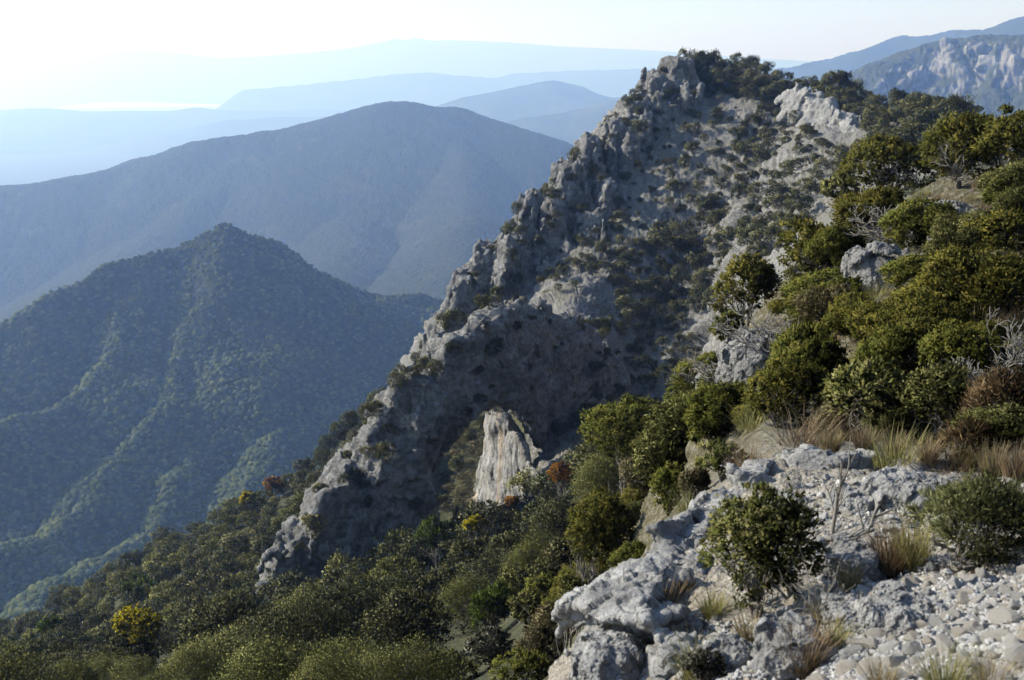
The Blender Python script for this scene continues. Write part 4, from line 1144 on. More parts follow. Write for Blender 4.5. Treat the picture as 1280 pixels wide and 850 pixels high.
# ------------------------------------------------------------------ bare wood: dead shrubs, the sapling, fallen branches
def bare(name, label, cat, px, py, r, h_px, seed, mat=BARK, spread=0.6, n=(5, 5, 4), r0=None, stems=3, wide=1.0, group=None, wander=0.25, up=0.5):
    """px, py: where it stands"""
    h_ = hit(px, py, 0.62 * r, 1.7 * r)
    if h_ is not None: r = math.hypot(h_.x, h_.y)
    C_ = at(px, py, r); b_ = on_ground(C_.x, C_.y); m_ = r / FPX
    h = h_px * m_
    P = limbs(seed, 1.0, spread, *n, (r0 or 1.6) * m_ / h * 1.0, stems=stems, wander=wander, up=up)
    top = max(p[:, 2].max() for p, _ in P)
    P = [(p * np.array([wide, wide, 1]) * h / top, np.maximum(rd * h, 0.42 * m_)) for p, rd in P]
    v2, f2 = tubes(P, 5)
    o = link(name, mesh(name, v2, f2, mat, True), loc=(C_.x, C_.y, b_.z))
    return tag(o, label, cat, group)

bare('bare_shrub', 'leafless grey shrub in front of the pale rock under the sprawling juniper', 'shrub', 960, 480, 20, 95, 501, BARK, 0.75, r0=1.8, wide=1.5)
bare('bare_shrub', 'tangle of thin bare branches on the pale rock by the drop', 'shrub', 915, 500, 22, 70, 502, BARK, 0.8, r0=1.5, wide=1.5)
bare('bare_shrub', 'bare twisted shrub on the stony bank below the skyline junipers', 'shrub', 1112, 318, 27, 60, 503, BARK, 0.7, r0=1.8, wide=1.4)
bare('bare_shrub', 'two dark leafless stems in front of the pale bank', 'shrub', 1148, 300, 27, 46, 504, BARK, 0.3, n=(3, 3, 0), r0=2.2, stems=2)
bare('bare_shrub', 'grey dead branches under the large juniper at the right edge', 'shrub', 1236, 490, 12, 100, 505, DEADW, 0.6, r0=2.0, wide=1.1)
bare('bare_shrub', 'dead twigs between the leafy bush and the dry brown bush', 'shrub', 1205, 540, 11, 90, 506, DEADW, 0.55, r0=2.4)
bare('sapling', 'thin dead sapling standing up from the top of the white outcrop', 'sapling', 1042, 668, 6.6, 132, 507, BARK, 0.45, n=(6, 3, 0), r0=3.4, stems=1, wide=0.75, wander=0.10, up=1.0)
bare('dead_branch', 'pale dead stems sticking out of the foreground bush on its right side', 'dead branch', 985, 748, 5.4, 150, 508, DEADW, 0.5, n=(4, 3, 0), r0=2.8, stems=4, wide=1.0)
bare('dead_branch', 'thin grey stems among the stones below the foreground bush', 'dead branch', 1030, 790, 4.6, 110, 509, DEADW, 0.35, n=(3, 2, 0), r0=1.8, stems=5, wide=0.8)
# the white dead branch lying to the right of the bush
pts = [at(a, b, r_) for a, b, r_ in [(1012, 677, 5.75), (1040, 672, 5.7), (1068, 673, 5.65), (1084, 664, 5.6), (1092, 648, 5.6), (1098, 630, 5.6)]]
o0 = pts[0].copy()
Pm = np.array([tuple(p - o0) for p in pts]); tq = np.linspace(0, 5, 26)
Pm = np.stack([np.interp(tq, range(6), Pm[:, i]) for i in range(3)], 1); Pm[1:-1] = (Pm[:-2] + Pm[1:-1] + Pm[2:]) / 3
Pm += 0.004 * np.stack([np.sin(tq * 4), np.cos(tq * 5), np.sin(tq * 3 + 1)], 1)
side = [(np.array([Pm[k_], Pm[k_] + np.array(d_) * 0.6, Pm[k_] + np.array(d_)]), [0.008, 0.006, 0.003]) for k_, d_ in [(8, (0.05, -0.1, 0.10)), (14, (-0.03, 0.05, 0.14)), (20, (0.12, 0.0, 0.06))]]
v2, f2 = tubes([(Pm, np.interp(tq, [0, 5], [0.017, 0.007]))] + side, 7)
tag(link('dead_branch', mesh('dead_branch', v2, f2, DEADW, True), loc=o0), 'bleached crooked branch reaching out to the right of the foreground bush', 'dead branch')
# ------------------------------------------------------------------ woods and scrub
def inpoly(px, py, poly):
    c = False; j = len(poly) - 1
    for i in range(len(poly)):
        xi, yi = poly[i]; xj, yj = poly[j]
        if (yi > py) != (yj > py) and px < (xj - xi) * (py - yi) / (yj - yi) + xi: c = not c
        j = i
    return c

def small_crown(seed, n, ll, lw, flat=0.75, lobes=8, tuft=0.17, nb=1.3):
    return crown(seed, 1, 1, flat, n, ll, lw, lobes=lobes, tuft=tuft, loose=0.8, up=0.2, per=18, zc=0.75, hollow=0.25, nblend=nb)

def proto(name, seed, n, ll, lw, mt, flat, trunk=True, lobes=8, nb=1.3):
    V, F, tt, NN = small_crown(seed, n, ll, lw, flat, lobes, 0.17, nb)
    mi = np.zeros(len(F), int)
    if trunk:
        P = fit_limbs(limbs(seed + 3, 1.0, 0.5, 5, 3, 0, 0.05), 0.6, 0.6, flat * 0.7)
        P = [(p - np.array([0, 0, 0.25]) * (p[:, 2:3] < 0.05), r_) for p, r_ in P]
        v2, f2 = tubes(P, 4)
        F = np.concatenate([F, f2 + len(V)]); tt = np.concatenate([tt, np.full(len(v2), 0.3)]); V = np.concatenate([V, v2])
        mi = np.concatenate([mi, np.ones(len(f2), int)]); NN = np.concatenate([NN, vnormals(v2, f2)])
    return mesh(name, V, F, [mt, BARK], True, dict(tint=tt), mi, NN)

OAKS = [proto('oak_tree', 600 + i, 2600, 0.105, 0.06, M_OAK, 0.85) for i in range(4)] + [proto('oak_tree', 610 + i, 2200, 0.11, 0.06, M_OAKG, 0.8) for i in range(2)]
OAKN = [proto('oak_tree', 620 + i, 7000, 0.062, 0.036, M_OAK, 0.85, lobes=12) for i in range(3)] + [proto('oak_tree', 630, 7000, 0.066, 0.036, M_OAKG, 0.8, lobes=12)]
OAKF = [proto('oak_tree', 634 + i, 19000, 0.036, 0.021, (M_OAK, M_OAKG, M_OAKG)[i], 0.85, lobes=14) for i in range(3)]
SHR = [proto('scrub_bush', 640 + i, 1900, 0.12, 0.065, M_SCRUB, (1.0, 0.8, 1.15)[i % 3], False, 4 + i % 3, 2.2) for i in range(7)]
SHRN = [proto('scrub_bush', 650 + i, 3600, 0.085, 0.045, M_SCRUB, 0.62, False, 8) for i in range(3)]
HEA = [proto('heath_bush', 660 + i, 1300, 0.12, 0.045, M_HEATH, 0.5, False, 6) for i in range(3)]

COLOURED = [u for u in USED if u[5]]
def dart(poly, tries, size_m, gap, rmin, rmax, seed, avoid=(), taken=None):
    """places inside a region of the photograph, each found on the ground, kept a gap (in crown radii) apart"""
    g = random.Random(seed)
    xs = [p[0] for p in poly]; ys = [p[1] for p in poly]
    out = []; grid = {}
    for _ in range(tries):
        px, py = g.uniform(min(xs), max(xs)), g.uniform(min(ys), max(ys))
        if not inpoly(px, py, poly) or any(((px - ex_) / ew) ** 2 + ((py - ey) / eh) ** 2 < 1 for ex_, ey, ew, eh in avoid): continue
        h = hit(px, py, rmin, rmax)
        if h is None: continue
        r = math.hypot(h.x, h.y)
        if r < rmin or r > rmax: continue
        s = g.uniform(*size_m)
        if size_m[0] > 1.75: s *= min(1.0, 0.45 + r / 95)
        sp = s * FPX / r
        ok = True
        for (qx, qy, qs) in out_pix(grid, px, py):
            if math.hypot(px - qx, (py - qy) * 1.25) < gap * (sp + qs) * 0.5: ok = False; break
        if ok:
            cy_ = py - 0.8 * sp
            for (qx, qy, qr, hw, hh, _c) in COLOURED:
                if r < qr + 4 and abs(px - qx) < hw + 0.7 * sp and abs(cy_ - qy) < hh + 0.7 * sp: ok = False; break
        if ok and taken:
            for (qx, qy, qr, hw, hh, _c) in taken:
                if abs(qr - r) < 12 and ((px - qx) / hw) ** 2 + ((py - qy - 0.5 * hh) / hh) ** 2 < 0.55: ok = False; break
        if not ok: continue
        grid.setdefault((int(px // 40), int(py // 40)), []).append((px, py, sp))
        out.append((h, s, r, px, py))
    return out
def out_pix(grid, px, py):
    i, j = int(px // 40), int(py // 40)
    for a in range(i - 2, i + 3):
        for b in range(j - 2, j + 3):
            yield from grid.get((a, b), ())

rot = lambda g: (g.uniform(-0.12, 0.12), g.uniform(-0.12, 0.12), g.uniform(0, 6.28))
def plant(name, protos, spots, label, cat, group, squash=(0.85, 1.2), seed=0, sink=0.15):
    g = random.Random(seed)
    for h, s, r, px, py in spots:
        me = g.choice(protos)
        sz = s * g.uniform(*squash)
        o = link(name, me, loc=(h.x, h.y, h.z - sink * s), rot=rot(g), scale=(s * g.uniform(0.85, 1.3), s * g.uniform(0.75, 1.15), sz))
        tag(o, label(px, py, r, s) if callable(label) else label, cat, group)

def as_stuff(name, protos, spots, label, cat, mats, seed=0, sink=0.15):
    """everything beyond the individuals, in one object"""
    g = np.random.default_rng(seed); cache = []
    for me in protos:
        n = len(me.vertices); v = np.empty(n * 3, np.float32); me.vertices.foreach_get('co', v)
        f = np.empty(len(me.polygons) * 4, np.int32); me.loops.foreach_get('vertex_index', f)
        t = np.empty(n, np.float32); me.attributes['tint'].data.foreach_get('value', t)
        mi = np.empty(len(me.polygons), np.int32); me.polygons.foreach_get('material_index', mi)
        nv_ = np.empty(n * 3, np.float32); me.attributes['custom_normal'].data.foreach_get('vector', nv_)
        cache.append((v.reshape(-1, 3), f.reshape(-1, 4), t, mi, nv_.reshape(-1, 3)))
    Vs, Fs, Ts, Ms, Ns, o_ = [], [], [], [], [], 0
    for h, s, *_ in spots:
        v, f, t, mi, nv_ = cache[g.integers(len(cache))]
        a = g.uniform(0, 6.28); ca_, sa_ = math.cos(a), math.sin(a)
        q = v @ np.array([[ca_, sa_, 0], [-sa_, ca_, 0], [0, 0, 1]]) * s * np.array([1, 1, g.uniform(0.85, 1.2)]) + np.array([h.x, h.y, h.z - sink * s])
        Vs.append(q); Fs.append(f + o_); Ts.append(np.clip(t + g.normal() * 0.12, 0, 1)); Ms.append(mi); Ns.append(nv_ @ np.array([[ca_, sa_, 0], [-sa_, ca_, 0], [0, 0, 1]])); o_ += len(q)
    if not Vs: return
    o = link(name, mesh(name, np.concatenate(Vs), np.concatenate(Fs), mats, True, dict(tint=np.concatenate(Ts)), np.concatenate(Ms), np.concatenate(Ns)))
    tag(o, label, cat, kind='stuff')

WOOD = [(-40, 940), (-40, 780), (0, 786), (80, 744), (170, 690), (250, 650), (330, 600), (390, 566), (450, 522), (480, 500), (470, 560), (430, 610), (390, 660), (350, 700), (330, 760), (420, 745), (480, 712), (540, 705),
        (580, 660), (640, 640), (700, 606), (770, 566), (815, 590), (760, 660), (720, 720), (700, 790), (690, 940)]
spots = dart(WOOD, 12000, (1.8, 3.3), 0.72, 14, 300, 11, taken=USED)
front_w = [s for s in spots if s[2] < 52]; near_w = [s for s in spots if 52 <= s[2] < 88]; far_w = sorted([s for s in spots if s[2] >= 88], key=lambda s: -s[1] / s[2])
print('wood', len(near_w), len(far_w))
def lab_wood(px, py, r, s):
    row = 'along the upper edge of the left slope' if r > 185 else 'in the middle of the left wooded slope' if r > 130 else 'on the lower left wooded slope'
    big = 'large' if s > 2.85 else 'middling' if s > 2.3 else 'small'
    return f'{big} dark evergreen oak {row}'
plant('oak_tree', OAKF, front_w, lambda px, py, r, s: ('big' if s > 2.6 else 'small') + (' leafy oak at the bottom edge of the wood' if py > 820 else ' leafy oak behind the bottom edge trees') + (' left of the silvery bush' if px < 570 else ' right of the silvery bush'), 'tree', 'oaks along the bottom edge', seed=6)
plant('oak_tree', OAKN, near_w, lambda px, py, r, s: ('big' if s > 2.6 else 'small') + ' dense oak filling in the wood ' + ('left of the broad rounded oak' if px < 450 else 'between the broad rounded oak and the outcrop'), 'tree', 'oaks of the wood below the ridge', seed=1)
for me_cap, part in ((230, far_w[:230]),):
    plant('evergreen_oak', OAKS, part, lab_wood, 'tree', 'evergreen oaks of the left slope', seed=2)
as_stuff('woodland', OAKS, far_w[230:], 'remaining small evergreen trees filling the left wooded slope', 'woodland', [M_OAK, BARK], 3)

# the slope seen through the arch
thr = dart([(546, 640), (556, 590), (568, 545), (600, 530), (612, 560), (600, 640)], 500, (1.2, 2.1), 0.8, 118, 190, 12)
plant('scrub_bush', HEA + SHR[:2], thr, 'grey green bush seen through the arch left of the spire', 'bush', 'bushes seen through the arch', seed=4)

# scrub on the peak, denser where the photograph is dark
ZONES = [
 ('summit ridge', [(842, 84), (875, 72), (930, 80), (990, 92), (1100, 116), (1215, 142), (1215, 225), (1100, 205), (1075, 160), (1000, 118), (960, 135), (900, 118), (870, 125)], 5200, (0.9, 2.5), 0.5, 'dark shrub of the dense scrub along the summit ridge'),
 ('slab', [(940, 140), (985, 130), (1010, 165), (1050, 200), (1090, 205), (1060, 240), (1000, 270), (930, 260), (910, 190)], 700, (0.7, 2.6), 1.05, 'dark shrub on the slope below the bright slabs'),
 ('scree', [(850, 120), (930, 130), (930, 200), (900, 250), (870, 330), (780, 330), (750, 300), (790, 200)], 420, (0.4, 2.0), 1.7, 'low shrub standing alone on the grey scree'),
 ('clump', [(760, 320), (880, 300), (905, 330), (890, 400), (820, 420), (770, 380)], 500, (0.8, 2.6), 1.05, 'dark shrub of the thicket below the scree'),
 ('right', [(880, 250), (1000, 270), (1010, 300), (950, 330), (890, 330)], 700, (0.7, 2.5), 0.8, 'dark shrub between the scree and the near junipers'),
 ('shade', [(640, 430), (760, 400), (870, 420), (870, 480), (800, 540), (700, 560), (680, 500)], 600, (0.5, 2.3), 1.15, 'almost black shrub in the shaded rock face under the scree'),
 ('rim', [(720, 320), (800, 250), (760, 340), (650, 390), (640, 380)], 300, (0.8, 1.6), 1.0, 'small shrub along the lower rim of the scree'),
 ('left', [(430, 560), (470, 500), (520, 450), (556, 390), (590, 350), (600, 390), (560, 430), (500, 490), (450, 560)], 500, (1.0, 2.1), 0.8, 'dark bush on the crest left of the arch'),
]
allz = []
for zi, (nm, poly, tries, sz, gap, lab) in enumerate(ZONES):
    for s in dart(poly, tries, sz, gap, 95, 330, 20 + zi): allz.append((s, lab, nm))
print('scrub', len(allz))
# ledges of the rocks: places that look up, inside photo regions that show bushes
LEDGE = [([(690, 240), (760, 150), (830, 85), (860, 90), (800, 190), (740, 240), (720, 330), (690, 330)], 120, 'bush clinging to a ledge of the left cliff'),
         ([(540, 470), (560, 400), (620, 290), (690, 230), (690, 330), (600, 400)], 100, 'bush clinging to the lower cliff buttresses'),
         ([(320, 770), (400, 620), (470, 520), (545, 445), (640, 395), (760, 420), (760, 560), (690, 530), (600, 510), (545, 560), (520, 700), (420, 740)], 110, 'bush growing on the rock of the arch')]
Vall = np.concatenate([v for v, q in MID_ROCK_VERTS]); Nall = np.concatenate([vnormals(v, q) for v, q in MID_ROCK_VERTS])
rpx, rpy = to_pix(Vall)
gL = np.random.default_rng(77)
rock_bvh = None
cand = np.nonzero((Nall[:, 2] > 0.62) & ((Nall * Vall).sum(1) < 0.2 * np.linalg.norm(Vall, axis=1)))[0]
cand2 = np.nonzero((Nall[:, 2] > 0.5) & ((Nall * Vall).sum(1) < 0.2 * np.linalg.norm(Vall, axis=1)))[0]
ledge = []
for poly, nmax, lab in LEDGE:
    cnd = cand if 'arch' not in lab else cand2
    cc = [i for i in gL.permutation(cnd)[:60000] if inpoly(rpx[i], rpy[i], poly)]
    got = []
    for i in cc:
        s = gL.uniform(0.5, 1.9)
        if all(np.linalg.norm(Vall[i] - q) > 0.8 * (s + t) for q, t in got):
            got.append((Vall[i], s))
            if len(got) >= nmax: break
    ledge += [((Vector(p), s, float(np.hypot(p[0], p[1])), 0, 0), lab, 'ledge') for p, s in got]
print('ledge', len(ledge))
allz.sort(key=lambda z: -z[0][1] / z[0][2])
keep, rest = allz[:300], allz[300:]
for zi, (nm, poly, tries, sz, gap, lab) in enumerate(ZONES):
    plant('shrub', SHR + HEA[:1], [s for s, l, n in keep if n == nm], lambda px, py, r, s, lab=lab: ('large ' if s > 1.9 else '' if s > 1.4 else 'smaller ') + lab, 'shrub', 'shrubs on the main peak', (0.7, 1.25), 30 + zi)
as_stuff('scrub', SHR + HEA[:1], [s for s, l, n in rest], 'remaining small dark shrubs scattered over the peak', 'scrub', [M_SCRUB, BARK], 5)
for poly, nmax, lab in LEDGE:
    plant('ledge_bush', SHR, [s for s, l, n in ledge if l == lab], lab, 'bush', 'bushes on the rock ledges', (0.8, 1.3), 50)

# canopy of the wooded hill across the valley: far too many crowns to count
M_WOOD = leaf_mat('far_wood_leaves', (0.024, 0.034, 0.015), (0.055, 0.068, 0.028), (0.095, 0.105, 0.046), 0.1, 0.9, 0.0, 0.0)
def far_canopy():
    g = np.random.default_rng(5)
    nu, nv = H1.shape[:2]
    N = 72000
    fi = g.uniform(0, nu - 1.01, N); fj = g.uniform(0, nv - 1.01, N)
    i, j = fi.astype(int), fj.astype(int); a, b = (fi - i)[:, None], (fj - j)[:, None]
    p = H1[i, j] * (1 - a) * (1 - b) + H1[i + 1, j] * a * (1 - b) + H1[i, j + 1] * (1 - a) * b + H1[i + 1, j + 1] * a * b
    px, py = to_pix(p)
    nn = grid_normals(H1)[i, j]
    see = (px > -160) & (px < 760) & ((nn * p).sum(1) < 0.12 * np.linalg.norm(p, axis=1)) & (p[:, 2] > VALLEY - 20)
    p = p[see]; n = len(p)
    s = 1.25 * g.uniform(0.8, 2.1, n) ** 1.1; tn = nn[see]
    base = []
    for k in range(6):                      # a lumpy leaf dome, a few pixels across in the picture
        th = np.linspace(0.0, 1.9, 6); ph = np.arange(9) * 2 * PI / 9
        T_, P_ = np.meshgrid(th, ph, indexing='ij')
        d = np.stack([np.sin(T_) * np.cos(P_), np.sin(T_) * np.sin(P_), np.cos(T_)], -1).reshape(-1, 3)
        V = d * (1 + 0.32 * noise(d * 2.1, 900 + k) + 0.2 * noise(d * 4.5, 910 + k))[:, None] * np.array([1, 1, 0.85]) + np.array([0, 0, 0.35])
        a_ = np.arange(54).reshape(6, 9); b_ = np.roll(a_, -1, 1)
        F = np.stack([a_[:-1], a_[1:], b_[1:], b_[:-1]], -1).reshape(-1, 4)
        base.append((V, F, np.full(54, 0.5), vnormals(V, F)))
    Vs, Fs, Ts, Ns, o_ = [], [], [], [], 0
    for k in range(6):
        m = np.nonzero(np.arange(n) % 6 == k)[0]
        V, F, tt, NN = base[k]
        an = g.uniform(0, 6.28, len(m)); c_, s_ = np.cos(an), np.sin(an)
        x = V[None, :, 0] * c_[:, None] - V[None, :, 1] * s_[:, None]; y = V[None, :, 0] * s_[:, None] + V[None, :, 1] * c_[:, None]
        q = np.stack([x, y, np.broadcast_to(V[None, :, 2], x.shape)], -1) * s[m][:, None, None] + p[m][:, None, :]
        N3 = np.stack([NN[None, :, 0] * c_[:, None] - NN[None, :, 1] * s_[:, None], NN[None, :, 0] * s_[:, None] + NN[None, :, 1] * c_[:, None], np.broadcast_to(NN[None, :, 2], x.shape)], -1)
        Ns.append(unit(N3 + 0.5 * tn[m][:, None, :]).reshape(-1, 3))
        Vs.append(q.reshape(-1, 3)); Fs.append((F[None] + (np.arange(len(m)) * len(V))[:, None, None]).reshape(-1, 4) + o_)
        Ts.append(np.clip(tt[None] + g.normal(size=(len(m), 1)) * 0.2 + 0.08 * g.normal(size=(len(m), 54)), 0, 1).ravel()); o_ += len(m) * len(V)
    o = link('woodland', mesh('woodland', np.concatenate(Vs), np.concatenate(Fs), M_WOOD, True, dict(tint=np.concatenate(Ts)), None, np.concatenate(Ns)))
    tag(o, 'continuous wood covering the hazy hill across the valley', 'woodland', kind='stuff')
far_canopy()
# ------------------------------------------------------------------ loose stones and grass of the foreground
def stone_mesh(seed):
    """an angular limestone fragment: a rounded polyhedron"""
    g = np.random.default_rng(seed)
    th = np.linspace(0.02, PI - 0.02, 15); ph = np.arange(26) * 2 * PI / 26
    T, Ph = np.meshgrid(th, ph, indexing='ij')
    d = np.stack([np.sin(T) * np.cos(Ph), np.sin(T) * np.sin(Ph), np.cos(T)], -1).reshape(-1, 3)
    nrm_ = unit(g.normal(size=(11, 3))); off = g.uniform(0.55, 0.95, 11)
    dots = d @ nrm_.T
    r = np.min(np.where(dots > 0.05, off / np.maximum(dots, 0.05), 9), axis=1); r = np.minimum(r, 1.25)
    v = d * r[:, None]
    v = v * (1 + 0.05 * fbm(v * 2.5, 3, seed))[:, None] * np.array([1, g.uniform(0.65, 0.95), g.uniform(0.45, 0.75)])
    a = np.arange(15 * 26).reshape(15, 26); b = np.roll(a, -1, 1)
    F = np.stack([a[:-1], a[1:], b[1:], b[:-1]], -1).reshape(-1, 4)
    return v, F

STONE_M = limestone('loose_limestone', 5.0, 0.95, 0.0, 0.3, 0.12, obj=True, each=0.55)
STONES = [stone_mesh(40 + i) for i in range(10)]
SM = [mesh('stone', v, f, STONE_M, False) for v, f in STONES]
FIELD = [(1120, 735), (1290, 716), (1290, 860), (1010, 860), (1030, 815), (1090, 790)]
FIELD2 = [(830, 780), (900, 770), (915, 850), (850, 850)]
FIELD3 = [(1010, 600), (1180, 600), (1290, 600), (1290, 720), (1010, 760)]
def stones(poly, tries, sz, gap, seed, lab, cap):
    sp_ = dart(poly, tries, sz, gap, 2.4, 10, seed)
    g = random.Random(seed)
    sp_.sort(key=lambda s: -s[1] / s[2])
    for h, s, r, px, py in sp_[:cap]:
        o = link('stone', g.choice(SM), loc=(h.x, h.y, h.z + 0.2 * s), rot=(g.uniform(-0.5, 0.5), g.uniform(-0.5, 0.5), g.uniform(0, 6.28)), scale=(s * g.uniform(0.9, 1.3), s, s * g.uniform(0.8, 1.2)))
        tag(o, (('flat broad ' if s > 0.05 else 'small ') + lab), 'stone', 'loose stones of the foreground')
    return sp_[cap:]
rest_s = stones(FIELD, 2600, (0.018, 0.060), 1.25, 71, 'pale stone in the loose stone field at the lower right', 215)
rest_s += stones(FIELD2, 300, (0.012, 0.03), 1.5, 72, 'pale stone in the earthy dip left of the foreground bush', 30)
rest_s += stones(FIELD3, 400, (0.02, 0.055), 1.9, 73, 'pale stone lying around the broken boulders of the outcrop', 50)

def gravel():
    g = np.random.default_rng(8); Vs, Fs, o_ = [], [], 0
    spots_ = [(h, s) for h, s, *_ in rest_s]
    for poly, n in ((FIELD, 5200), (FIELD3, 2000), (FIELD2, 700), ([(900, 780), (1040, 770), (1010, 860), (880, 860)], 800)):
        xs = [p[0] for p in poly]; ys = [p[1] for p in poly]
        for px, py in zip(g.uniform(min(xs), max(xs), n), g.uniform(min(ys), max(ys), n)):
            if not inpoly(px, py, poly): continue
            h = hit(px, py, 2.3, 10)
            if h is not None: spots_.append((h, float(np.exp(g.uniform(math.log(0.005), math.log(0.019))))))
    for h, s in spots_:
        v, f = STONES[g.integers(10)]
        a = g.uniform(0, 6.28); c_, s_ = math.cos(a), math.sin(a)
        q = v @ np.array([[c_, s_, 0], [-s_, c_, 0], [0, 0, 1]]) * s + np.array([h.x, h.y, h.z + 0.15 * s])
        Vs.append(q); Fs.append(f + o_); o_ += len(q)
    o = link('gravel', mesh('gravel', np.concatenate(Vs), np.concatenate(Fs), limestone('gravel_limestone', 18.0, 0.85, 0.0, 0.3, 0.2), True))
    tag(o, 'small gravel between the loose stones of the foreground', 'gravel', kind='stuff')
gravel()

def tuft(seed, h, n, spread, w, bend=0.5, r0=0.25):
    """curved blades of a grass tuft"""
    g = np.random.default_rng(seed)
    a = g.uniform(0, 2 * PI, n); rad = r0 * h * np.sqrt(g.random(n))
    base = np.stack([np.cos(a) * rad, np.sin(a) * rad, np.zeros(n)], 1)
    lean = unit(np.stack([np.cos(a), np.sin(a), 0 * a], 1) + g.normal(size=(n, 3)) * np.array([0.7, 0.7, 0]))
    L = h * g.uniform(0.45, 1.1, n); sp = spread * g.uniform(0.2, 1.2, n)
    side = np.cross(lean, (0, 0, 1)); V = []
    for t in (0, 0.35, 0.7, 1.0):
        c = base + (lean * (sp * t + bend * sp * t * t)[:, None] + np.array([0, 0, 1]) * (t - 0.35 * bend * t * t * sp)[:, None]) * L[:, None]
        ww = (w * (1 - t * 0.9) * g.uniform(0.7, 1.2, n))[:, None]
        V += [c - side * ww, c + side * ww]
    V = np.stack(V, 1).reshape(-1, 3)
    q = np.arange(n)[:, None] * 8
    F = np.concatenate([q + np.array([[0, 1, 3, 2]]), q + np.array([[2, 3, 5, 4]]), q + np.array([[4, 5, 7, 6]])])
    return V, F, np.repeat(np.clip(0.5 + 0.22 * g.normal(size=n), 0, 1), 8)

def grass(px, py, r, h_px, n, mt, seed, lab, spread=0.45, name='grass_tuft', group=None, r0=0.25):
    h_ = hit(px, py, 0.6 * r, 1.7 * r)
    if h_ is None: return
    r = math.hypot(h_.x, h_.y); m_ = r / FPX
    V, F, tt = tuft(seed, h_px * m_, n, spread, 0.75 * m_, r0=r0)
    o = link(name, mesh(name, V, F, mt, False, dict(tint=tt)), loc=(h_.x, h_.y, h_.z - 0.01))
    tag(o, lab, 'grass tuft', group)

for i_, a in enumerate([
    (1112, 722, 5.2, 62, 420, M_DRY, 'brown grass tuft left of the needle bush', 0.5),
    (1140, 706, 5.4, 66, 260, M_GGR, 'yellow green grass leaning against the needle bush', 0.4),
    (1000, 842, 3.9, 74, 420, M_DRY, 'rusty brown grass tuft at the bottom edge', 0.5),
    (1040, 812, 4.2, 46, 200, M_GGR, 'yellowish grass tuft below the grey boulders', 0.5),
    (1030, 780, 4.6, 50, 120, M_STRAW, 'straw grass rising between bush and boulders', 0.35),
    (828, 782, 4.7, 58, 260, M_DRY, 'dark dry tuft in the hollow of the outcrop', 0.8),
    (812, 800, 4.5, 34, 160, M_STRAW, 'pale flattened tuft below the dark dry tuft', 1.0),
    (1180, 868, 3.3, 66, 300, M_GGR, 'green and straw grass at the lower right bottom edge', 0.6),
    (1238, 866, 3.3, 54, 260, M_STRAW, 'straw grass near the lower right corner', 0.6),
    (1100, 862, 3.4, 48, 200, M_STRAW, 'straw grass at the bottom edge left of the green grass', 0.6),
    (1038, 566, 8.2, 34, 240, M_STRAW, 'straw grass behind the sapling on top of the outcrop', 0.4),
    (1080, 566, 8.4, 36, 320, M_DRY, 'brown grass behind the top of the outcrop', 0.45),
    (1118, 574, 8.3, 34, 300, M_STRAW, 'pale dry grass under the bright leafy bush', 0.5),
    (1160, 584, 8.2, 34, 300, M_DRY, 'brown grass right of the pale dry grass', 0.5),
    (1200, 588, 8.2, 38, 300, M_STRAW, 'dry grass below the dark withered bush', 0.5),
    (1240, 596, 8.0, 44, 260, M_STRAW, 'tall dry stalks behind the needle bush', 0.35),
    (1268, 600, 7.8, 46, 220, M_DRY, 'brown stalks at the right edge behind the needle bush', 0.35),
    (862, 650, 7.2, 40, 260, M_GGR, 'green grass hanging over the outcrop edge', 0.6),
    (890, 770, 4.9, 40, 220, M_GGR, 'green tuft at the left foot of the foreground bush', 0.6),
    (935, 800, 4.4, 44, 160, M_STRAW, 'straw stalks right below the foreground bush', 0.6),
    (1062, 738, 5.0, 46, 150, M_STRAW, 'thin straw stalks right of the dead stems', 0.4),
    (870, 850, 3.9, 60, 260, M_GGR, 'grey green grass at the bottom edge under the outcrop', 0.7),
  ]):
    grass(*a[:6], 1000 + i_, a[6], a[7])
# grass of the ridge slope between the bushes
TM = []
for i_ in range(6):
    V, F, tt = tuft(1100 + i_, 1.0, 150, 0.6, 0.012, r0=0.45)
    TM.append(mesh('ridge_grass', V, F, (M_DRY, M_GGR, M_DRY)[i_ % 3], False, dict(tint=tt)))
RIDGE = [(900, 520), (960, 420), (1040, 320), (1060, 260), (1290, 226), (1290, 600), (1180, 600), (1000, 560), (930, 590)]
g_ = random.Random(3)
for h, s, r, px, py in dart(RIDGE, 700, (0.22, 0.5), 0.9, 8, 50, 91)[:150]:
    o = link('grass_tuft', g_.choice(TM), loc=(h.x, h.y, h.z - 0.03), rot=(0, 0, g_.uniform(0, 6.28)), scale=(s, s, s * g_.uniform(0.6, 1.1)))
    tag(o, 'tuft of dry grass between the bushes of the near ridge', 'grass tuft', 'grass tufts of the near ridge')

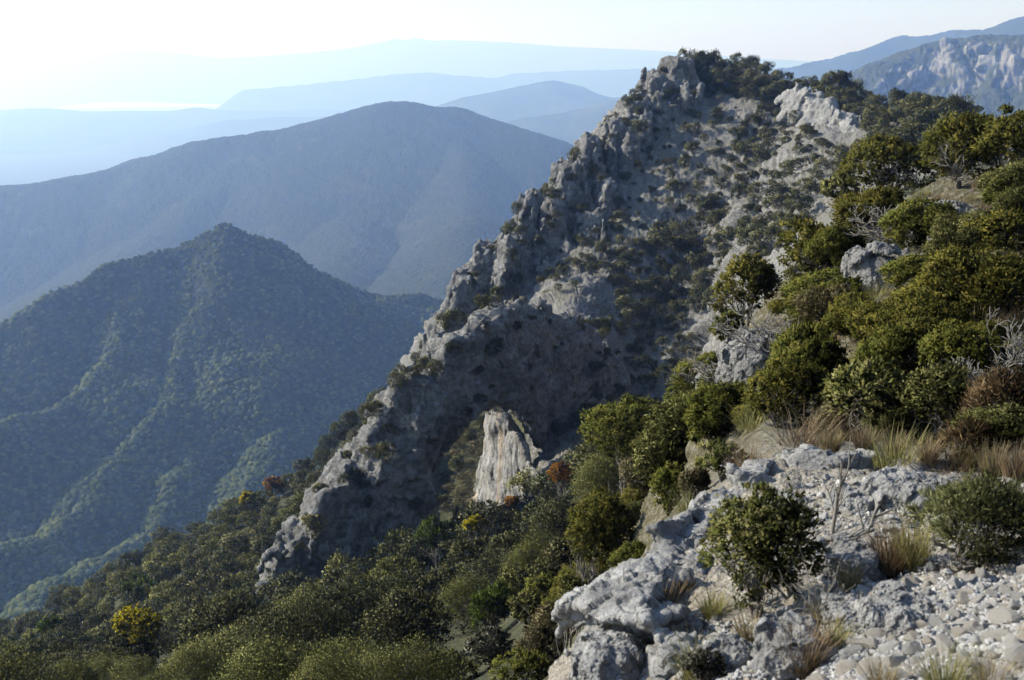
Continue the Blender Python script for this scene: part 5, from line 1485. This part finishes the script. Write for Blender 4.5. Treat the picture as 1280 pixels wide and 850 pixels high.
# smaller junipers and twiggy bushes filling the near ridge
JF = []
for i_ in range(8):
    sp = ('juniper', 'junbright', 'olive', 'junbright', 'juniper', 'heath', 'junbright', 'olive')[i_]
    mt, ll, lw, tf, lo, per, lb, up = SPECIES[sp]
    V, F, tt, NN = crown(1200 + i_, 1, 1, 0.8, 15000, 0.095, 0.042, lobes=lb, tuft=tf, loose=lo, up=up, per=per, zc=0.8)
    JF.append((sp, mesh('slope_bush', V, F, mt, True, dict(tint=tt), None, NN)))
ROCKS_SHOW = [(958, 455, 58, 52), (893, 490, 36, 40), (1092, 362, 46, 44), (1135, 340, 36, 26), (1190, 278, 95, 30)]
FILL = [(890, 560), (905, 470), (960, 400), (990, 360), (1040, 330), (1090, 300), (1150, 305), (1290, 250), (1290, 570), (1180, 560), (1060, 545), (960, 545)]
words_ = {'juniper': 'olive green juniper', 'junbright': 'yellowish juniper', 'olive': 'leafy green bush', 'heath': 'grey brown twiggy bush'}
g_ = random.Random(5)
for h, s, r, px, py in dart(FILL, 2000, (0.28, 0.85), 0.9, 8.5, 48, 95, ROCKS_SHOW)[:150]:
    sp, me = g_.choice(JF)
    s *= min(1.0, 0.45 + r / 40)
    o = link('slope_bush', me, loc=(h.x, h.y, h.z - 0.1 * s), rot=(g_.uniform(-.15, .15), g_.uniform(-.15, .15), g_.uniform(0, 6.28)), scale=(s * g_.uniform(0.8, 1.4), s * g_.uniform(0.8, 1.3), s * g_.uniform(0.7, 1.2)))
    w_ = 'at the far end of the near ridge' if r > 26 else 'in the middle of the near ridge' if r > 15 else 'close behind the white outcrop'
    tag(o, f'small {words_[sp]} between the larger bushes {w_}', 'bush', 'small bushes filling the near ridge')

FLANK = [(640, 800), (655, 735), (692, 700), (720, 640), (770, 600), (830, 545), (880, 470), (915, 500), (900, 580), (880, 640), (800, 720), (735, 780), (700, 800)]
for h, s, r, px, py in dart(FLANK, 900, (0.4, 1.1), 0.95, 9, 75, 97)[:110]:
    sp, me = g_.choice(JF)
    s *= min(1.2, 0.4 + r / 40)
    o = link('slope_bush', me, loc=(h.x, h.y, h.z - 0.1 * s), rot=(g_.uniform(-.15, .15), g_.uniform(-.15, .15), g_.uniform(0, 6.28)), scale=(s, s, s * g_.uniform(0.8, 1.15)))
    w_ = 'far down near the shade' if r > 36 else 'halfway down' if r > 20 else 'just below the outcrop edge'
    tag(o, f'{words_[sp]} on the flank left of the outcrop, {w_}', 'bush', 'bushes of the steep flank')
